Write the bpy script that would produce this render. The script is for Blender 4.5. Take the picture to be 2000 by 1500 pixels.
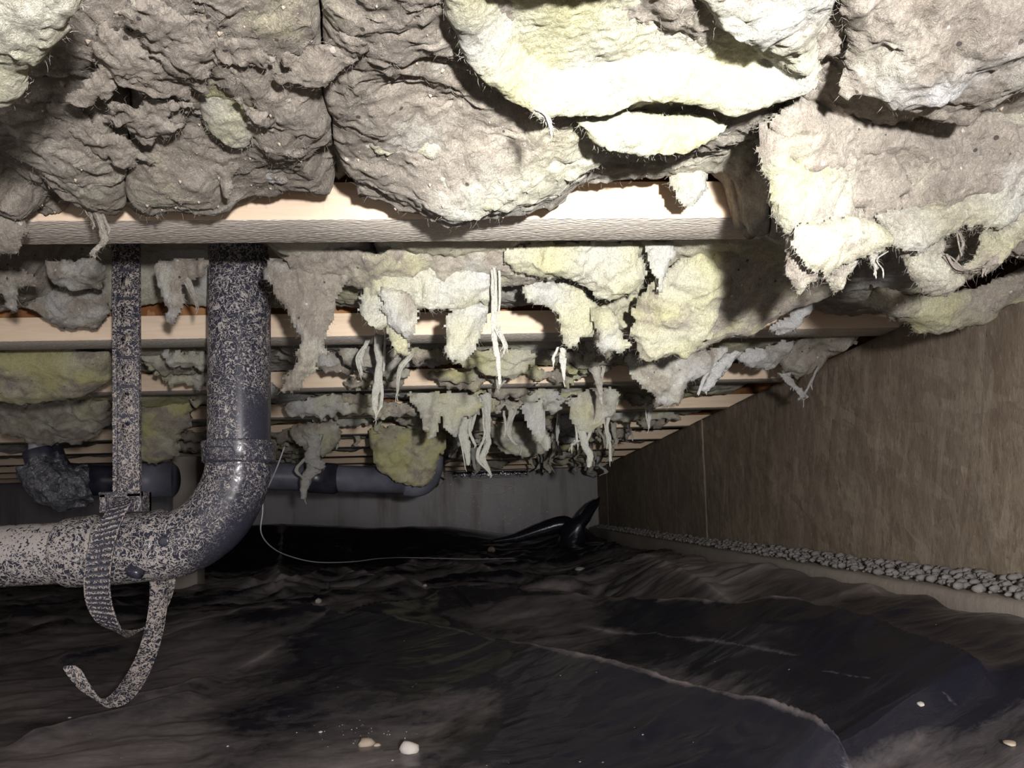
import bpy, math, random
import numpy as np
from mathutils import Vector, Matrix
random.seed(7); rng = np.random.RandomState(11)
sc = bpy.context.scene; col = sc.collection
for o in list(bpy.data.objects): bpy.data.objects.remove(o)

# ------------------------------------------------------------ camera
Z0 = 0.30                     # camera height above the datum; the photo's geometry is solved around it
F = 1500.0; AX, AY = 1000.0, 911.1
YAW, PITCH, ROLL = 0.0118, 0.0592, 0.0322
def basis():
    cy, sy = math.cos(YAW), math.sin(YAW)
    f = np.array([sy, cy, 0]); r = np.array([cy, -sy, 0]); u = np.array([0, 0, 1.])
    cp, sp = math.cos(PITCH), math.sin(PITCH)
    f2 = f*cp+u*sp; u2 = u*cp-f*sp
    cr, sr = math.cos(ROLL), math.sin(ROLL)
    return r*cr-u2*sr, u2*cr+r*sr, f2
RV, UV, FV = basis(); CAM = np.array([0, 0, Z0])
cam = bpy.data.cameras.new('camera'); camo = bpy.data.objects.new('camera', cam); col.objects.link(camo)
M = Matrix.Identity(4)
for i in range(3):
    M[i][0] = RV[i]; M[i][1] = UV[i]; M[i][2] = -FV[i]; M[i][3] = CAM[i]
camo.matrix_world = M
cam.sensor_fit = 'HORIZONTAL'; cam.sensor_width = 36; cam.lens = 36*F/2000; cam.shift_y = (AY-750)/2000
cam.clip_start = 0.01; cam.clip_end = 50
sc.camera = camo
# ------------------------------------------------------------ world, lights, exposure
w = bpy.data.worlds.new('crawl_fill'); sc.world = w; w.use_nodes = True
w.node_tree.nodes['Background'].inputs[0].default_value = (0.70, 0.675, 0.70, 1)
w.node_tree.nodes['Background'].inputs[1].default_value = 0.85  # even fill light added through the open back of the space
sc.view_settings.view_transform = 'Standard'; sc.view_settings.look = 'None'
sc.view_settings.gamma = 1; sc.view_settings.use_curve_mapping = False
sc.view_settings.exposure = 0.62
LP = np.array([0.115, -0.20, Z0+0.030])       # headlamp worn by the person behind the camera
def ray(px, py):
    d = RV*(px-AX)/F + UV*(AY-py)/F + FV
    return d/d[1]                             # unit step in world Y
def atY(px, py, Y): return CAM + ray(px, py)*Y
def atZ(px, py, zr):                          # zr relative to the camera height
    d = ray(px, py); return CAM + d*(zr/d[2])
def spot(name, tgt, watts, size, blend, colr, rad=0.012):
    l = bpy.data.lights.new(name, 'SPOT'); l.energy = watts; l.spot_size = math.radians(size); l.spot_blend = blend
    l.color = colr; l.shadow_soft_size = rad
    o = bpy.data.objects.new(name, l); col.objects.link(o)
    o.location = LP; d = Vector(tgt)-Vector(LP); o.rotation_euler = d.to_track_quat('-Z', 'Y').to_euler()
    return o
spot('headlamp_beam', atY(1110, 610, 1.0), 66.0, 36, 1.0, (1.0, 0.985, 0.96))
spot('headlamp_halo', atY(1180, 480, 0.9), 1.8, 75, 1.0, (0.98, 0.97, 1.0))
spot('headlamp_flood', atY(1100, 720, 1.0), 36, 140, 1.0, (1.0, 0.965, 0.98), 0.02)

# ------------------------------------------------------------ numpy noise
_perm = rng.permutation(256); _perm = np.concatenate([_perm, _perm, _perm])
_g = rng.randn(256, 3); _g /= np.linalg.norm(_g, axis=1)[:, None]
def perlin(x, y, z=0.0):
    x = np.asarray(x, float); y = np.asarray(y, float)+0*x; z = np.asarray(z, float)+0*x
    xi = np.floor(x).astype(int); yi = np.floor(y).astype(int); zi = np.floor(z).astype(int)
    xf = x-xi; yf = y-yi; zf = z-zi
    u = xf*xf*xf*(xf*(xf*6-15)+10); v = yf*yf*yf*(yf*(yf*6-15)+10); ww = zf*zf*zf*(zf*(zf*6-15)+10)
    xi &= 255; yi &= 255; zi &= 255
    def g(a, b, c):
        h = _perm[_perm[_perm[(xi+a) & 255]+((yi+b) & 255)]+((zi+c) & 255)]
        gr = _g[h]
        return gr[..., 0]*(xf-a)+gr[..., 1]*(yf-b)+gr[..., 2]*(zf-c)
    def lp(a, b, t): return a+(b-a)*t
    r = lp(lp(lp(g(0,0,0), g(1,0,0), u), lp(g(0,1,0), g(1,1,0), u), v),
           lp(lp(g(0,0,1), g(1,0,1), u), lp(g(0,1,1), g(1,1,1), u), v), ww)
    return r*1.5
def fbm(x, y, z=0.0, o=4, gain=0.5):
    s = 0; a = 1
    for i in range(o):
        s = s+a*perlin(x*2**i+i*17.3, y*2**i-i*9.1, z*2**i+i*5.7); a *= gain
    return s
def ridged(x, y, z=0.0, o=4, gain=0.55):
    s = 0; a = 1
    for i in range(o):
        s = s+a*(1-2*np.abs(perlin(x*2**i+i*31.3, y*2**i-i*7.1, z*2**i+i*3.7))); a *= gain
    return s-1
def sstep(a, b, x):
    t = np.clip((x-a)/(b-a), 0, 1); return t*t*(3-2*t)

# ------------------------------------------------------------ object helpers
def mesh_np(name, verts, faces, mat, parent=None, smooth=True, attrs=None, kind=None):
    verts = np.asarray(verts, dtype=np.float32); faces = np.asarray(faces, dtype=np.int32)
    me = bpy.data.meshes.new(name); n = len(verts); m, k = faces.shape
    me.vertices.add(n); me.vertices.foreach_set('co', verts.ravel())
    me.loops.add(m*k); me.loops.foreach_set('vertex_index', faces.ravel())
    me.polygons.add(m); me.polygons.foreach_set('loop_start', np.arange(0, m*k, k, dtype=np.int32))
    me.polygons.foreach_set('loop_total', np.full(m, k, dtype=np.int32))
    if smooth: me.polygons.foreach_set('use_smooth', np.ones(m, dtype=bool))
    for an, av in (attrs or {}).items():
        a = me.attributes.new(an, 'FLOAT', 'POINT'); a.data.foreach_set('value', np.asarray(av, dtype=np.float32))
    me.update(); me.validate()
    me.materials.append(mat)
    o = bpy.data.objects.new(name, me); col.objects.link(o)
    if parent: o.parent = parent
    if kind: o['kind'] = kind
    return o
def tag(o, label=None, cat=None, group=None, kind=None):
    if label: o['label'] = label
    if cat: o['category'] = cat
    if group: o['group'] = group
    if kind: o['kind'] = kind
    return o
def empty(name, loc=(0, 0, 0)):
    o = bpy.data.objects.new(name, None); o.empty_display_size = .02; col.objects.link(o); o.location = loc; return o
def child(o, root):                      # keep world coordinates under a moved root
    o.parent = root; o.matrix_parent_inverse = Matrix.Translation(root.location).inverted(); return o
def grid_faces(nu, nv, off=0, flip=False):
    i = np.arange(nu-1)[:, None]*nv+np.arange(nv-1)[None, :]; i = i.ravel()+off
    q = np.stack([i, i+nv, i+nv+1, i+1], 1)
    return q[:, ::-1] if flip else q
def box_vf(x0, x1, y0, y1, z0, z1, skew=0.0):
    v = [(x, y+skew*x, z) for x in (x0, x1) for y in (y0, y1) for z in (z0, z1)]
    f = [(0, 1, 3, 2), (4, 6, 7, 5), (0, 4, 5, 1), (2, 3, 7, 6), (0, 2, 6, 4), (1, 5, 7, 3)]
    return v, f
def box(name, x0, x1, y0, y1, z0, z1, mat, parent=None, skew=0.0, bevel=0.0, kind=None):
    v, f = box_vf(x0, x1, y0, y1, z0, z1, skew)
    o = mesh_np(name, v, f, mat, parent, smooth=False, kind=kind)
    if bevel:
        b = o.modifiers.new('bevel', 'BEVEL'); b.width = bevel; b.segments = 2
    return o
def sweep(name, pts, rad, mat, parent=None, seg=28, caps=True, attrs=None, kind=None, rough=0.0):
    """tube of varying radius along points"""
    P = np.array(pts, float); n = len(P); rad = np.broadcast_to(np.array(rad, float), (n,))
    T = np.gradient(P, axis=0); T = T/np.linalg.norm(T, axis=1)[:, None]
    up = np.array([0, 1, 0.]) if abs(T[0][1]) < .8 else np.array([1., 0, 0])
    V = []
    N = np.cross(T[0], up); N /= np.linalg.norm(N)
    a = np.linspace(0, 2*np.pi, seg, endpoint=False)
    for i in range(n):
        N = N-T[i]*np.dot(N, T[i]); N /= np.linalg.norm(N); B = np.cross(T[i], N)
        V.append(P[i]+rad[i]*(np.cos(a)[:, None]*N+np.sin(a)[:, None]*B))
    V = np.concatenate(V); f = []
    for i in range(n-1):
        for j in range(seg):
            k = (j+1) % seg; f.append((i*seg+j, i*seg+k, (i+1)*seg+k, (i+1)*seg+j))
    if caps:
        V = np.vstack([V, P[0], P[-1]]); c0 = n*seg; c1 = c0+1
        for j in range(0, seg, 2):
            k = (j+1) % seg; l = (j+2) % seg
            f.append((c0, l, k, j)); f.append((c1, (n-1)*seg+j, (n-1)*seg+k, (n-1)*seg+l))
    return mesh_np(name, V, f, mat, parent, kind=kind)
def catmull(P, per=8):
    P = np.array(P, float); Q = np.vstack([2*P[0]-P[1], P, 2*P[-1]-P[-2]]); out = []
    for i in range(len(P)-1):
        p0, p1, p2, p3 = Q[i:i+4]
        for t in np.linspace(0, 1, per, endpoint=False):
            out.append(.5*((2*p1)+(-p0+p2)*t+(2*p0-5*p1+4*p2-p3)*t*t+(-p0+3*p1-3*p2+p3)*t**3))
    out.append(P[-1]); return np.array(out)

# ------------------------------------------------------------ materials
def newmat(name):
    m = bpy.data.materials.new(name); m.use_nodes = True; nt = m.node_tree
    b = nt.nodes['Principled BSDF']; return m, nt, b
def nd(nt, t, **kw):
    n = nt.nodes.new(t)
    for k, v in kw.items():
        if k in n.inputs.keys() if isinstance(k, str) else False: n.inputs[k].default_value = v
        else: setattr(n, k, v)
    return n
def noise(nt, scale, detail=4, rough=.55, vec=None, dist=0.0):
    n = nt.nodes.new('ShaderNodeTexNoise'); n.inputs['Scale'].default_value = scale
    n.inputs['Detail'].default_value = detail; n.inputs['Roughness'].default_value = rough
    n.inputs['Distortion'].default_value = dist
    if vec is not None: nt.links.new(vec, n.inputs['Vector'])
    return n
def coords(nt, scale=(1, 1, 1), rot=(0, 0, 0)):
    t = nt.nodes.new('ShaderNodeNewGeometry'); mp = nt.nodes.new('ShaderNodeMapping')
    mp.inputs['Scale'].default_value = scale; mp.inputs['Rotation'].default_value = rot
    nt.links.new(t.outputs['Position'], mp.inputs['Vector']); return mp.outputs[0]
def ramp(nt, src, stops):
    r = nt.nodes.new('ShaderNodeValToRGB'); nt.links.new(src, r.inputs[0])
    e = r.color_ramp.elements
    while len(e) < len(stops): e.new(0.5)
    for x, (p, c) in zip(e, stops):
        x.position = p; x.color = (*c, 1) if len(c) == 3 else c
    return r.outputs[0]
def mix(nt, fac, a, b, mode='MIX'):
    m = nt.nodes.new('ShaderNodeMix'); m.data_type = 'RGBA'; m.blend_type = mode
    for sock, v in ((m.inputs[0], fac), (m.inputs[6], a), (m.inputs[7], b)):
        if hasattr(v, 'is_linked'): nt.links.new(v, sock)
        elif isinstance(v, (int, float)): sock.default_value = v
        else: sock.default_value = (*v, 1)
    return m.outputs[2]
def math_(nt, op, a, b=None, c=None, clamp=False):
    m = nt.nodes.new('ShaderNodeMath'); m.operation = op; m.use_clamp = clamp
    for i, v in enumerate((a, b, c)):
        if v is None: continue
        if hasattr(v, 'is_linked'): nt.links.new(v, m.inputs[i])
        else: m.inputs[i].default_value = v
    return m.outputs[0]
def bump(nt, b, h, strength=.5, dist=.002, prev=None):
    n = nt.nodes.new('ShaderNodeBump'); n.inputs['Strength'].default_value = strength; n.inputs['Distance'].default_value = dist
    nt.links.new(h, n.inputs['Height'])
    if prev is not None: nt.links.new(prev, n.inputs['Normal'])
    nt.links.new(n.outputs[0], b.inputs['Normal']); return n.outputs[0]
def lk(nt, a, b): nt.links.new(a, b)

def mat_insulation():
    m, nt, b = newmat('glass_wool')
    at = nt.nodes.new('ShaderNodeAttribute'); at.attribute_name = 'clean'
    ay = nt.nodes.new('ShaderNodeAttribute'); ay.attribute_name = 'yellow'
    v = coords(nt)
    n1 = noise(nt, 60, 6, .65, v, .4); n2 = noise(nt, 350, 3, .6, v); n3 = noise(nt, 14, 4, .6, v)
    dust = ramp(nt, n1.outputs[0], [(.25, (.25, .21, .155)), (.5, (.43, .375, .295)), (.75, (.60, .54, .445))])
    dust = mix(nt, math_(nt, 'MULTIPLY', n3.outputs[0], .5), dust, (.45, .42, .39))
    yel = mix(nt, n1.outputs[0], (.55, .52, .20), (.74, .71, .38))
    wh = mix(nt, n2.outputs[0], (.58, .58, .56), (.78, .78, .76))
    cl = mix(nt, ay.outputs['Fac'], wh, yel)
    # dust holds on in patches: clean amount broken up by noise
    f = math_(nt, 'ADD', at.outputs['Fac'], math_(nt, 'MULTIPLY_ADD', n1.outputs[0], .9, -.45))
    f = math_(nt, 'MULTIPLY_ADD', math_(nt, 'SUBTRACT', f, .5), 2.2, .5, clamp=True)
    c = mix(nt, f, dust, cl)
    n6 = noise(nt, 900, 3, .7, coords(nt, (1, 1, 1), (.4, .1, 1)), 1.5); n7 = noise(nt, 170, 5, .75, coords(nt, (1, 1.8, 1.8), (.2, .3, .9)), 2)
    c = mix(nt, 1.0, c, ramp(nt, n6.outputs[0], [(.3, (.72, .71, .70)), (.6, (1, 1, 1)), (.75, (1.22, 1.22, 1.22))]), 'MULTIPLY')
    c = mix(nt, 1.0, c, ramp(nt, n7.outputs[0], [(.3, (.74, .72, .70)), (.55, (1, 1, 1)), (.75, (1.12, 1.12, 1.12))]), 'MULTIPLY')
    vo = nt.nodes.new('ShaderNodeTexVoronoi'); vo.inputs['Scale'].default_value = 95; lk(nt, v, vo.inputs['Vector'])
    vc = nt.nodes.new('ShaderNodeSeparateColor'); lk(nt, vo.outputs['Color'], vc.inputs[0])
    sp = math_(nt, 'MULTIPLY', math_(nt, 'LESS_THAN', vo.outputs['Distance'], .17), math_(nt, 'GREATER_THAN', vc.outputs[0], .80))
    sp = math_(nt, 'MULTIPLY', sp, math_(nt, 'SUBTRACT', 1.0, f, clamp=True))
    c = mix(nt, sp, c, mix(nt, math_(nt, 'GREATER_THAN', vc.outputs[1], .6), (.09, .075, .065), (.75, .68, .58)))
    lk(nt, c, b.inputs['Base Color'])
    b.inputs['Roughness'].default_value = .95; b.inputs['Specular IOR Level'].default_value = .12
    b.inputs['Sheen Weight'].default_value = .12; b.inputs['Sheen Roughness'].default_value = .6
    vs = coords(nt, (2.0, 1, 1), (.2, .1, .5)); n4 = noise(nt, 240, 5, .7, vs, 1.2)
    p = bump(nt, b, n6.outputs[0], .6, .0016, bump(nt, b, n4.outputs[0], .9, .004))
    n5 = noise(nt, 90, 5, .65, v, .8); bump(nt, b, n5.outputs[0], .5, .006, p)
    return m
def mat_wood(name, c1, c2, rot=0.0, dash=False):
    m, nt, b = newmat(name)
    v = coords(nt, (1.2, 22, 22)); n = noise(nt, 6, 5, .6, v, .6)
    v2 = coords(nt, (4, 4, 4)); n2 = noise(nt, 3, 4, .6, v2)
    c = ramp(nt, n.outputs[0], [(.3, c1), (.7, c2)])
    c = mix(nt, math_(nt, 'MULTIPLY', n2.outputs[0], .35), c, tuple(x*.78 for x in c1))
    if dash:
        v3 = coords(nt, (120, 420, 60)); vo = nt.nodes.new('ShaderNodeTexVoronoi'); vo.inputs['Scale'].default_value = 1; lk(nt, v3, vo.inputs['Vector'])
        d = math_(nt, 'LESS_THAN', vo.outputs['Distance'], .26)
        c = mix(nt, math_(nt, 'MULTIPLY', d, .7), c, (.86, .80, .72))
        bump(nt, b, vo.outputs['Distance'], .8, .0015)
    else:
        bump(nt, b, n.outputs[0], .15, .001)
    lk(nt, c, b.inputs['Base Color']); b.inputs['Roughness'].default_value = .75; b.inputs['Specular IOR Level'].default_value = .25
    return m
def mat_osb(name, dust):
    m, nt, b = newmat(name)
    v = coords(nt, (1, 1, .35) if dust else (1, 1, 1)); vo = nt.nodes.new('ShaderNodeTexVoronoi'); vo.inputs['Scale'].default_value = 26; vo.inputs['Randomness'].default_value = 1
    nz = noise(nt, 20, 3, .6, v)
    vv = nt.nodes.new('ShaderNodeVectorMath'); vv.operation = 'MULTIPLY_ADD'
    lk(nt, nz.outputs['Color'], vv.inputs[0]); vv.inputs[1].default_value = (.06, .06, .06); lk(nt, v, vv.inputs[2])
    lk(nt, vv.outputs[0], vo.inputs['Vector'])
    if dust:
        n0 = noise(nt, 5, 5, .65, coords(nt, (1, 1, 1))); n1 = noise(nt, 60, 6, .72, coords(nt, (1, 1, .8)))
        c = ramp(nt, n1.outputs[0], [(.28, (.17, .13, .09)), (.5, (.31, .25, .185)), (.72, (.44, .37, .29))])
        hs = None
        for rot, sx, sz, off in ((.35, 55, 12, 0), (1.2, 48, 13, 3), (-.25, 70, 10, 7)):
            mp = coords(nt, (1, 1, 1), (rot, 0, 0)); m2 = nt.nodes.new('ShaderNodeMapping'); m2.inputs['Scale'].default_value = (1, sx, sz); m2.inputs['Location'].default_value = (off, off, off); lk(nt, mp, m2.inputs['Vector'])
            vs = nt.nodes.new('ShaderNodeTexVoronoi'); vs.inputs['Scale'].default_value = 1; vs.distance = 'CHEBYCHEV'; lk(nt, m2.outputs[0], vs.inputs['Vector'])
            sc_ = nt.nodes.new('ShaderNodeSeparateColor'); lk(nt, vs.outputs['Color'], sc_.inputs[0])
            msk = math_(nt, 'MULTIPLY', math_(nt, 'GREATER_THAN', sc_.outputs[0], .55), .34)
            c = mix(nt, msk, c, ramp(nt, sc_.outputs[1], [(0, (.14, .10, .065)), (.6, (.32, .25, .18)), (1, (.52, .44, .33))]))
            hh = math_(nt, 'MULTIPLY', msk, sc_.outputs[1]); hs = hh if hs is None else math_(nt, 'MAXIMUM', hs, hh)
        c = mix(nt, ramp(nt, n0.outputs[0], [(.4, (0, 0, 0)), (.65, (.55, .55, .55))]), c, (.22, .17, .125))
        n2 = noise(nt, 150, 4, .7, coords(nt, (1, 1, .35)))
        c = mix(nt, ramp(nt, n2.outputs[0], [(.62, (0, 0, 0)), (.70, (.6, .6, .6))]), c, (.50, .42, .32))
        c = mix(nt, ramp(nt, n2.outputs[0], [(.28, (.75, .75, .75)), (.36, (0, 0, 0))]), c, (.05, .035, .025))
        bump(nt, b, n2.outputs[0], .4, .002, bump(nt, b, hs, .5, .003, bump(nt, b, n1.outputs[0], .35, .003)))
    else:
        n1 = noise(nt, 60, 4, .6, v)
        c = ramp(nt, vo.outputs['Color'], [(0, (.16, .062, .022)), (.5, (.33, .15, .06)), (1, (.50, .27, .12))])
        c = mix(nt, math_(nt, 'MULTIPLY', n1.outputs[0], .6), c, (.20, .08, .03))
        bump(nt, b, vo.outputs['Distance'], .4, .001)
    lk(nt, c, b.inputs['Base Color']); b.inputs['Roughness'].default_value = .85; b.inputs['Specular IOR Level'].default_value = .2
    return m
def mat_pipe(name, amount, scale=150, dustc=(.50, .455, .42)):
    """black plastic with crusts of dried muddy dust, worm-shaped"""
    m, nt, b = newmat(name)
    v = coords(nt); n = noise(nt, scale, 1, .4, v, 1.0); n2 = noise(nt, scale*3, 3, .6, v); n3 = noise(nt, 9, 3, .6, v)
    # contour lines of two noises = worm-like crust lines
    nb = noise(nt, scale*.72, 1, .4, coords(nt, (1, 1, 1), (1, 2, .5)), 1.0)
    at = nt.nodes.new('ShaderNodeAttribute'); at.attribute_name = 'dust'
    th = math_(nt, 'MULTIPLY_ADD', math_(nt, 'POWER', math_(nt, 'MAXIMUM', at.outputs['Fac'], 0.0), 1.6), .062, math_(nt, 'MULTIPLY_ADD', n3.outputs[0], .03, -.020))
    l1 = math_(nt, 'SUBTRACT', th, math_(nt, 'ABSOLUTE', math_(nt, 'SUBTRACT', n.outputs[0], .5)))
    l2 = math_(nt, 'SUBTRACT', th, math_(nt, 'ABSOLUTE', math_(nt, 'SUBTRACT', nb.outputs[0], .5)))
    f = math_(nt, 'MULTIPLY', math_(nt, 'MAXIMUM', l1, l2), 45, clamp=True)
    blk = mix(nt, n3.outputs[0], (.010, .010, .018), (.022, .023, .038))
    blk = mix(nt, math_(nt, 'MULTIPLY', n2.outputs[0], .15), blk, (.30, .30, .37))
    c = mix(nt, f, blk, mix(nt, n2.outputs[0], tuple(x*.72 for x in dustc), dustc))
    lk(nt, c, b.inputs['Base Color'])
    rg = math_(nt, 'MULTIPLY_ADD', f, .6, .26, clamp=True); lk(nt, rg, b.inputs['Roughness'])
    b.inputs['Specular IOR Level'].default_value = .5
    bump(nt, b, f, .5, .0012)
    return m
def mat_simple(name, c, rough=.6, metal=0, nscale=0, c2=None, bmp=0.0, dist=.002, spec=.4, detail=5):
    m, nt, b = newmat(name); b.inputs['Roughness'].default_value = rough; b.inputs['Metallic'].default_value = metal
    b.inputs['Specular IOR Level'].default_value = spec
    if nscale:
        n = noise(nt, nscale, detail, .62, coords(nt))
        lk(nt, ramp(nt, n.outputs[0], [(.3, c), (.7, c2 or c)]), b.inputs['Base Color'])
        if bmp: bump(nt, b, n.outputs[0], bmp, dist)
    else: b.inputs['Base Color'].default_value = (*c, 1)
    return m
def mat_sheet():
    m, nt, b = newmat('black_polythene')
    at = nt.nodes.new('ShaderNodeAttribute'); at.attribute_name = 'dust'  # on the sheet this also carries painted fold shading and sheen
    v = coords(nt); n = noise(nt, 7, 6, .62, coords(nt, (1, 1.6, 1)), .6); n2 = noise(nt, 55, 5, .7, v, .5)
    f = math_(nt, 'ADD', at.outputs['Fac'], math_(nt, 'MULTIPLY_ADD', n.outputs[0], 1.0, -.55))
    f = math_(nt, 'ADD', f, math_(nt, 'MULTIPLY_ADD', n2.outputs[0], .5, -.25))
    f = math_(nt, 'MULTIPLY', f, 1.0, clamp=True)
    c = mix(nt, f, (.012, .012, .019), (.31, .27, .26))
    vo = nt.nodes.new('ShaderNodeTexVoronoi'); vo.inputs['Scale'].default_value = 42; lk(nt, v, vo.inputs['Vector'])
    vc = nt.nodes.new('ShaderNodeSeparateColor'); lk(nt, vo.outputs['Color'], vc.inputs[0])
    sp = math_(nt, 'MULTIPLY', math_(nt, 'LESS_THAN', vo.outputs['Distance'], .05), math_(nt, 'GREATER_THAN', vc.outputs[0], .72))
    c = mix(nt, math_(nt, 'MULTIPLY', sp, .8), c, (.5, .44, .38))
    lk(nt, c, b.inputs['Base Color'])
    lk(nt, math_(nt, 'MULTIPLY_ADD', f, .30, .24, clamp=True), b.inputs['Roughness'])
    b.inputs['Specular IOR Level'].default_value = .45
    n3 = noise(nt, 38, 4, .6, coords(nt, (1, 2, 1)), 1.0); bump(nt, b, n3.outputs[0], .18, .004)
    return m
def mat_concrete(name, c1, c2, stained=False):
    m, nt, b = newmat(name); v = coords(nt)
    n = noise(nt, 3.5, 6, .6, v); n2 = noise(nt, 40, 5, .65, v); n3 = noise(nt, 3, 4, .6, coords(nt, (3, 3, .4)))
    c = ramp(nt, n.outputs[0], [(.3, c1), (.7, c2)])
    c = mix(nt, math_(nt, 'MULTIPLY', n2.outputs[0], .4), c, tuple(x*.6 for x in c1))
    if stained:
        c = mix(nt, ramp(nt, n3.outputs[0], [(.5, (0, 0, 0)), (.72, (.6, .6, .6))]), c, (.17, .11, .085))  # streaky brown stains
    lk(nt, c, b.inputs['Base Color']); b.inputs['Roughness'].default_value = .8
    bump(nt, b, n2.outputs[0], .4, .004)
    return m

WOOL = mat_insulation()
W_FACE = mat_wood('pine_face', (.70, .53, .37), (.80, .66, .50))
W_UNDER = mat_wood('dusty_flange_underside', (.50, .45, .38), (.64, .58, .50), dash=True)
OSB_WEB = mat_osb('joist_web_osb', False)
OSB_WALL = mat_osb('dusty_wall_osb', True)
PIPE = mat_pipe('dusty_black_pipe', 1)
STRAP = mat_pipe('dusty_black_strap', 1, 170, (.47, .41, .36))
SHEET = mat_sheet()
CONC = mat_concrete('concrete_wall', (.56, .53, .54), (.68, .65, .66), True)
CURBM = mat_concrete('concrete_curb', (.30, .26, .215), (.42, .37, .31))
DIRT = mat_simple('dirt', (.10, .08, .06), .95, 0, 20, (.16, .13, .10), .5)

# ------------------------------------------------------------ measured frame (z relative to camera)
H = 0.2895; JY = 0.7428; SP = 0.4893; SK = 0.0587; XW = 0.6764; YB = 5.53; XL = -4.2
NJ = 10
def jy(k, X=0.0): return JY+SP*k+SK*X
# ------------------------------------------------------------ structure
box('floor', XL, XW+.3, -.6, YB+.2, Z0-.42, Z0-.40, DIRT, kind='structure')
box('ceiling', XL, XW+.3, -.6, YB+.2, Z0+H+.241, Z0+H+.26, OSB_WEB, kind='structure')
wb = box('wall_back', XL, XW+.3, YB, YB+.15, Z0-.42, Z0+H+.24, CONC, kind='structure')
box('wall_left', XL-.1, XL, -.6, YB+.15, Z0-.42, Z0+H+.24, CONC, kind='structure')
# right wall: OSB sheets on the concrete curb, rim board above set back behind them
wr = box('wall_right', XW+.0125, XW+.10, -.6, YB, Z0-.40, Z0+H-.002, OSB_WALL, kind='structure')
seams = [-.6, .13, 2.57, 5.01, YB-.002]
def osb_panel(y0, y1, n):
    ny = max(20, int((y1-y0)/.012)); nz = 40
    Y, Z = np.meshgrid(np.linspace(y0+.002, y1-.002, ny), np.linspace(Z0-.16, Z0+H-.002+0.004*math.sin(n), nz), indexing='ij')
    d = .0012*fbm(Y*14, Z*14, n, 3)
    d = np.where((Y < y0+.006) | (Y > y1-.006), d+.0006, d)
    V = np.stack([XW-.001*np.ones_like(Y)+d, Y, Z], -1).reshape(-1, 3)
    Vb = V.copy(); Vb[:, 0] = XW+.0115
    N = ny*nz; f = [tuple(q) for q in grid_faces(ny, nz)]+[tuple(q) for q in grid_faces(ny, nz, N, True)]
    for i in range(ny-1):
        for a in (0, nz-1): f.append((i*nz+a, (i+1)*nz+a, N+(i+1)*nz+a, N+i*nz+a))
    for j in range(nz-1):
        for a in (0, (ny-1)*nz): f.append((a+j, a+j+1, N+a+j+1, N+a+j))
    return mesh_np('osb_panel', np.vstack([V, Vb]), f, OSB_WALL, wr)
for i in range(4): osb_panel(seams[i], seams[i+1], i)
box('trim_rim_board', XW+.085, XW+.10, -.6, YB, Z0+H, Z0+H+.24, OSB_WEB, kind='structure')
# plate on top of the right wall
PLATE = mat_wood('sill_plate_wood', (.10, .065, .04), (.17, .11, .07))
# curb with a rounded, slightly chipped upper edge
def curb():
    ny = 260; prof = [(.598, -.40), (.598, -.20), (.599, -.135), (.602, -.127), (.610, -.125), (.64, -.124), (XW+.012, -.123)]
    Y = np.linspace(-.5, YB, ny); V = []
    for y in Y:
        for k, (x, z) in enumerate(prof):
            e = .003*float(perlin(y*9, k*1.3, 0))+.0015*float(perlin(y*40, k*2.1, 3))
            V.append((x+e, y, Z0+z+e*.7))
    return mesh_np('trim_concrete_curb', V, grid_faces(ny, len(prof)), CURBM, kind='structure')
curb()

# ------------------------------------------------------------ floor joists
jl = ['nearest wooden I-joist across the view, pale flange with grey dusty underside',
      'second wooden I-joist from the camera, right behind the black drain pipe',
      'third wooden I-joist from the camera, crossed by shadows of hanging strands',
      'fourth wooden I-joist from the camera', 'fifth wooden I-joist from the camera',
      'sixth wooden I-joist from the camera', 'seventh wooden I-joist from the camera',
      'eighth wooden I-joist, third from the concrete back wall',
      'ninth wooden I-joist, second from the concrete back wall',
      'farthest wooden I-joist, just before the concrete back wall']
def joist(k):
    r = empty('floor_joist', (0, jy(k), Z0+H)); x1 = XW+.083; x0 = XL+.01; y = jy(k)
    fl = box('bottom_flange', x0, x1, y, y+.0635, Z0+H, Z0+H+.038, W_FACE, skew=SK, bevel=.0015)
    fl.data.materials.append(W_UNDER)
    for p in fl.data.polygons:
        if p.normal.z < -.5: p.material_index = 1
    child(fl, r)
    child(box('web', x0, x1, y+.027, y+.0365, Z0+H+.0375, Z0+H+.203, OSB_WEB, skew=SK), r)
    child(box('top_flange', x0, x1, y, y+.0635, Z0+H+.2025, Z0+H+.2405, W_FACE, skew=SK), r)
    tag(r, jl[k], 'joist', 'floor joists')
for k in range(NJ): joist(k)

# ------------------------------------------------------------ glass wool batts
FZ = []
BL = {}    # (bay, index) -> object
def bay_seams(k):
    if k == 0: return [(-.62, 0), (-.207, -.49), (-.099, -.18), (.190, .25), (.66, 0)]
    rs = np.random.RandomState(50+k); left = -(.66*(jy(k)+.45))-.25
    xs = [left]; x = left+rs.uniform(.3, .8)
    while x < XW-.35: xs.append(x); x += rs.uniform(.55, 1.0)
    return xs+[XW-.005]
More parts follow.
